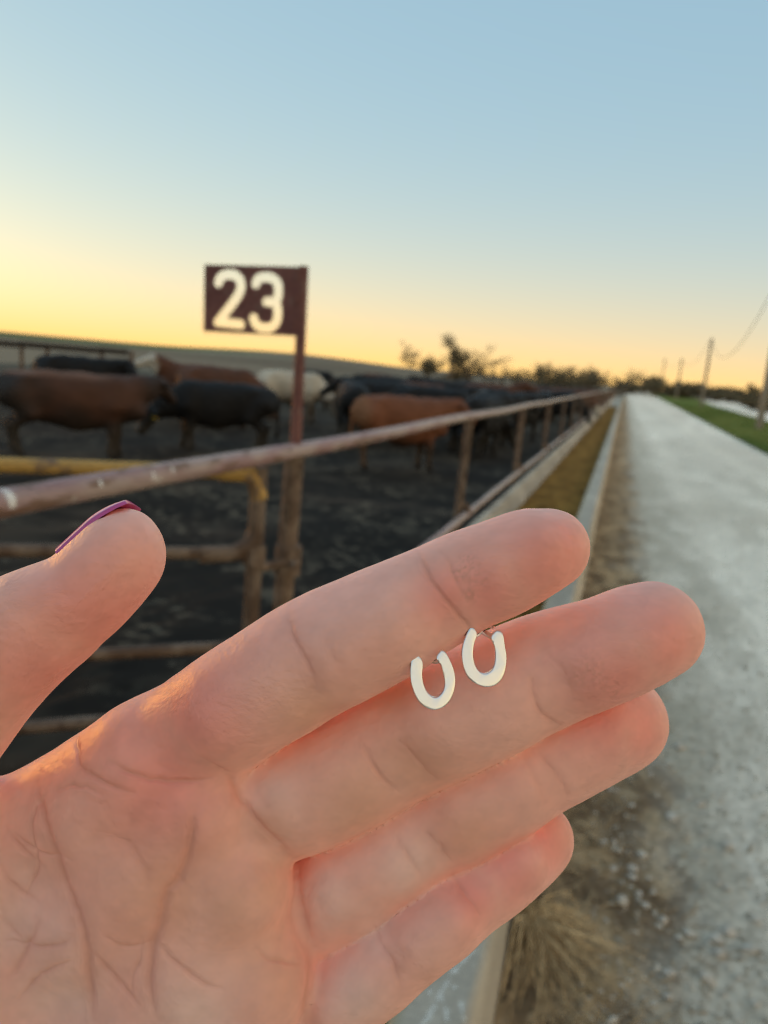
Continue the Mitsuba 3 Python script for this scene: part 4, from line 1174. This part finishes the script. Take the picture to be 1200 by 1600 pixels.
def shoe_plate(pts, z, thick=0.85):
    p = np.array(pts + pts[:1])
    s = np.r_[0, np.cumsum(np.linalg.norm(np.diff(p, axis=0), axis=1))]
    from scipy.interpolate import CubicSpline
    d = CubicSpline(s, p, bc_type='periodic')(np.linspace(0, s[-1], 181)[:-1])
    d = np.array(Polygon(d).buffer(0).exterior.coords)[:-1]
    if not Polygon(d).exterior.is_ccw:
        d = d[::-1]
    t = np.roll(d, -1, 0) - np.roll(d, 1, 0)
    t /= np.linalg.norm(t, axis=1, keepdims=True)
    nin = np.stack([-t[:, 1], t[:, 0]], 1)
    rings = [(0.10, 0), (0, 0.10), (0, thick - 0.22), (0.07, thick - 0.07), (0.22, thick)]
    n = len(d)
    V = np.vstack([np.c_[d + nin * (o - 0.10), np.full(n, z - q)] for o, q in rings])
    k = np.arange(n)
    F = [np.stack([a * n + k, a * n + (k + 1) % n, (a + 1) * n + (k + 1) % n, (a + 1) * n + k], 1) for a in range(len(rings) - 1)]
    F = np.vstack(F)
    F = [np.vstack([F[:, [0, 1, 2]], F[:, [0, 2, 3]]])]
    for r_, fl in ((0, False), (len(rings) - 1, True)):
        q = V[r_ * n:(r_ + 1) * n, :2]
        tv, tf = trimesh.creation.triangulate_polygon(Polygon(q), engine='earcut')
        from scipy.spatial import cKDTree
        F.append(cKDTree(q).query(tv)[1][tf] + r_ * n)
    V[:, 2] -= (V[:, 1] - V[:, 1].mean()) * 0.17        # leans back on the fingers
    me = trimesh.Trimesh(V, np.vstack(F), process=False)
    trimesh.repair.fix_normals(me)
    return me


for q, (pts, z, sc, post, lb) in enumerate(((SHOE1, -8.0, 1.0, (6.9, 22.9), 'left silver horseshoe stud earring, resting against the index finger'),
                                            (SHOE2, -5.3, 1.022, (15.4, 18.7), 'right silver horseshoe stud earring, nearer the fingertips'))):
    key = 'horseshoe_earring' if q == 0 else 'horseshoe_earring_001'
    pl = shoe_plate([[a * sc, b * sc] for a, b in pts], z)
    put(key + '__plate', pl, 'silver_look', smooth=25, to_world=HT)
    tag(key, lb, 'earring', 'pair of horseshoe earrings')
    px_, py_ = post[0] * sc, post[1] * sc
    tips = np.array([pts[-1], pts[14]]) * sc
    side = -1 if q == 0 else 1
    # post soldered behind one arm, running back between the fingers
    arm = np.array(pts[2] if q == 0 else pts[12]) * sc + (0.75 if q == 0 else -0.8, 0)
    put(key + '__post', tube(np.array([(*arm, z), (arm[0] * 0.6 + px_ * 0.4, arm[1] * 0.6 + py_ * 0.4, z + 2.5), (px_, py_, z + 6.5), (px_ + 0.2, py_ + 0.1, z + 10)]), 0.42, 12), 'wire_silver_look', smooth=40, to_world=HT)
    loops = []
    for s in (-1, 1):
        a = np.linspace(-2.4, 2.4, 22)
        loops.append(tube(np.stack([px_ + s * (1.15 - 1.1 * np.cos(a)), py_ + 0.85 * np.sin(a) * (1 - 0.1 * s), z + 4.2 + 0.5 * np.cos(a)], 1), 0.30, 8))
    put(key + '__butterfly_back', cat(loops), 'wire_silver_look', smooth=40, to_world=HT)
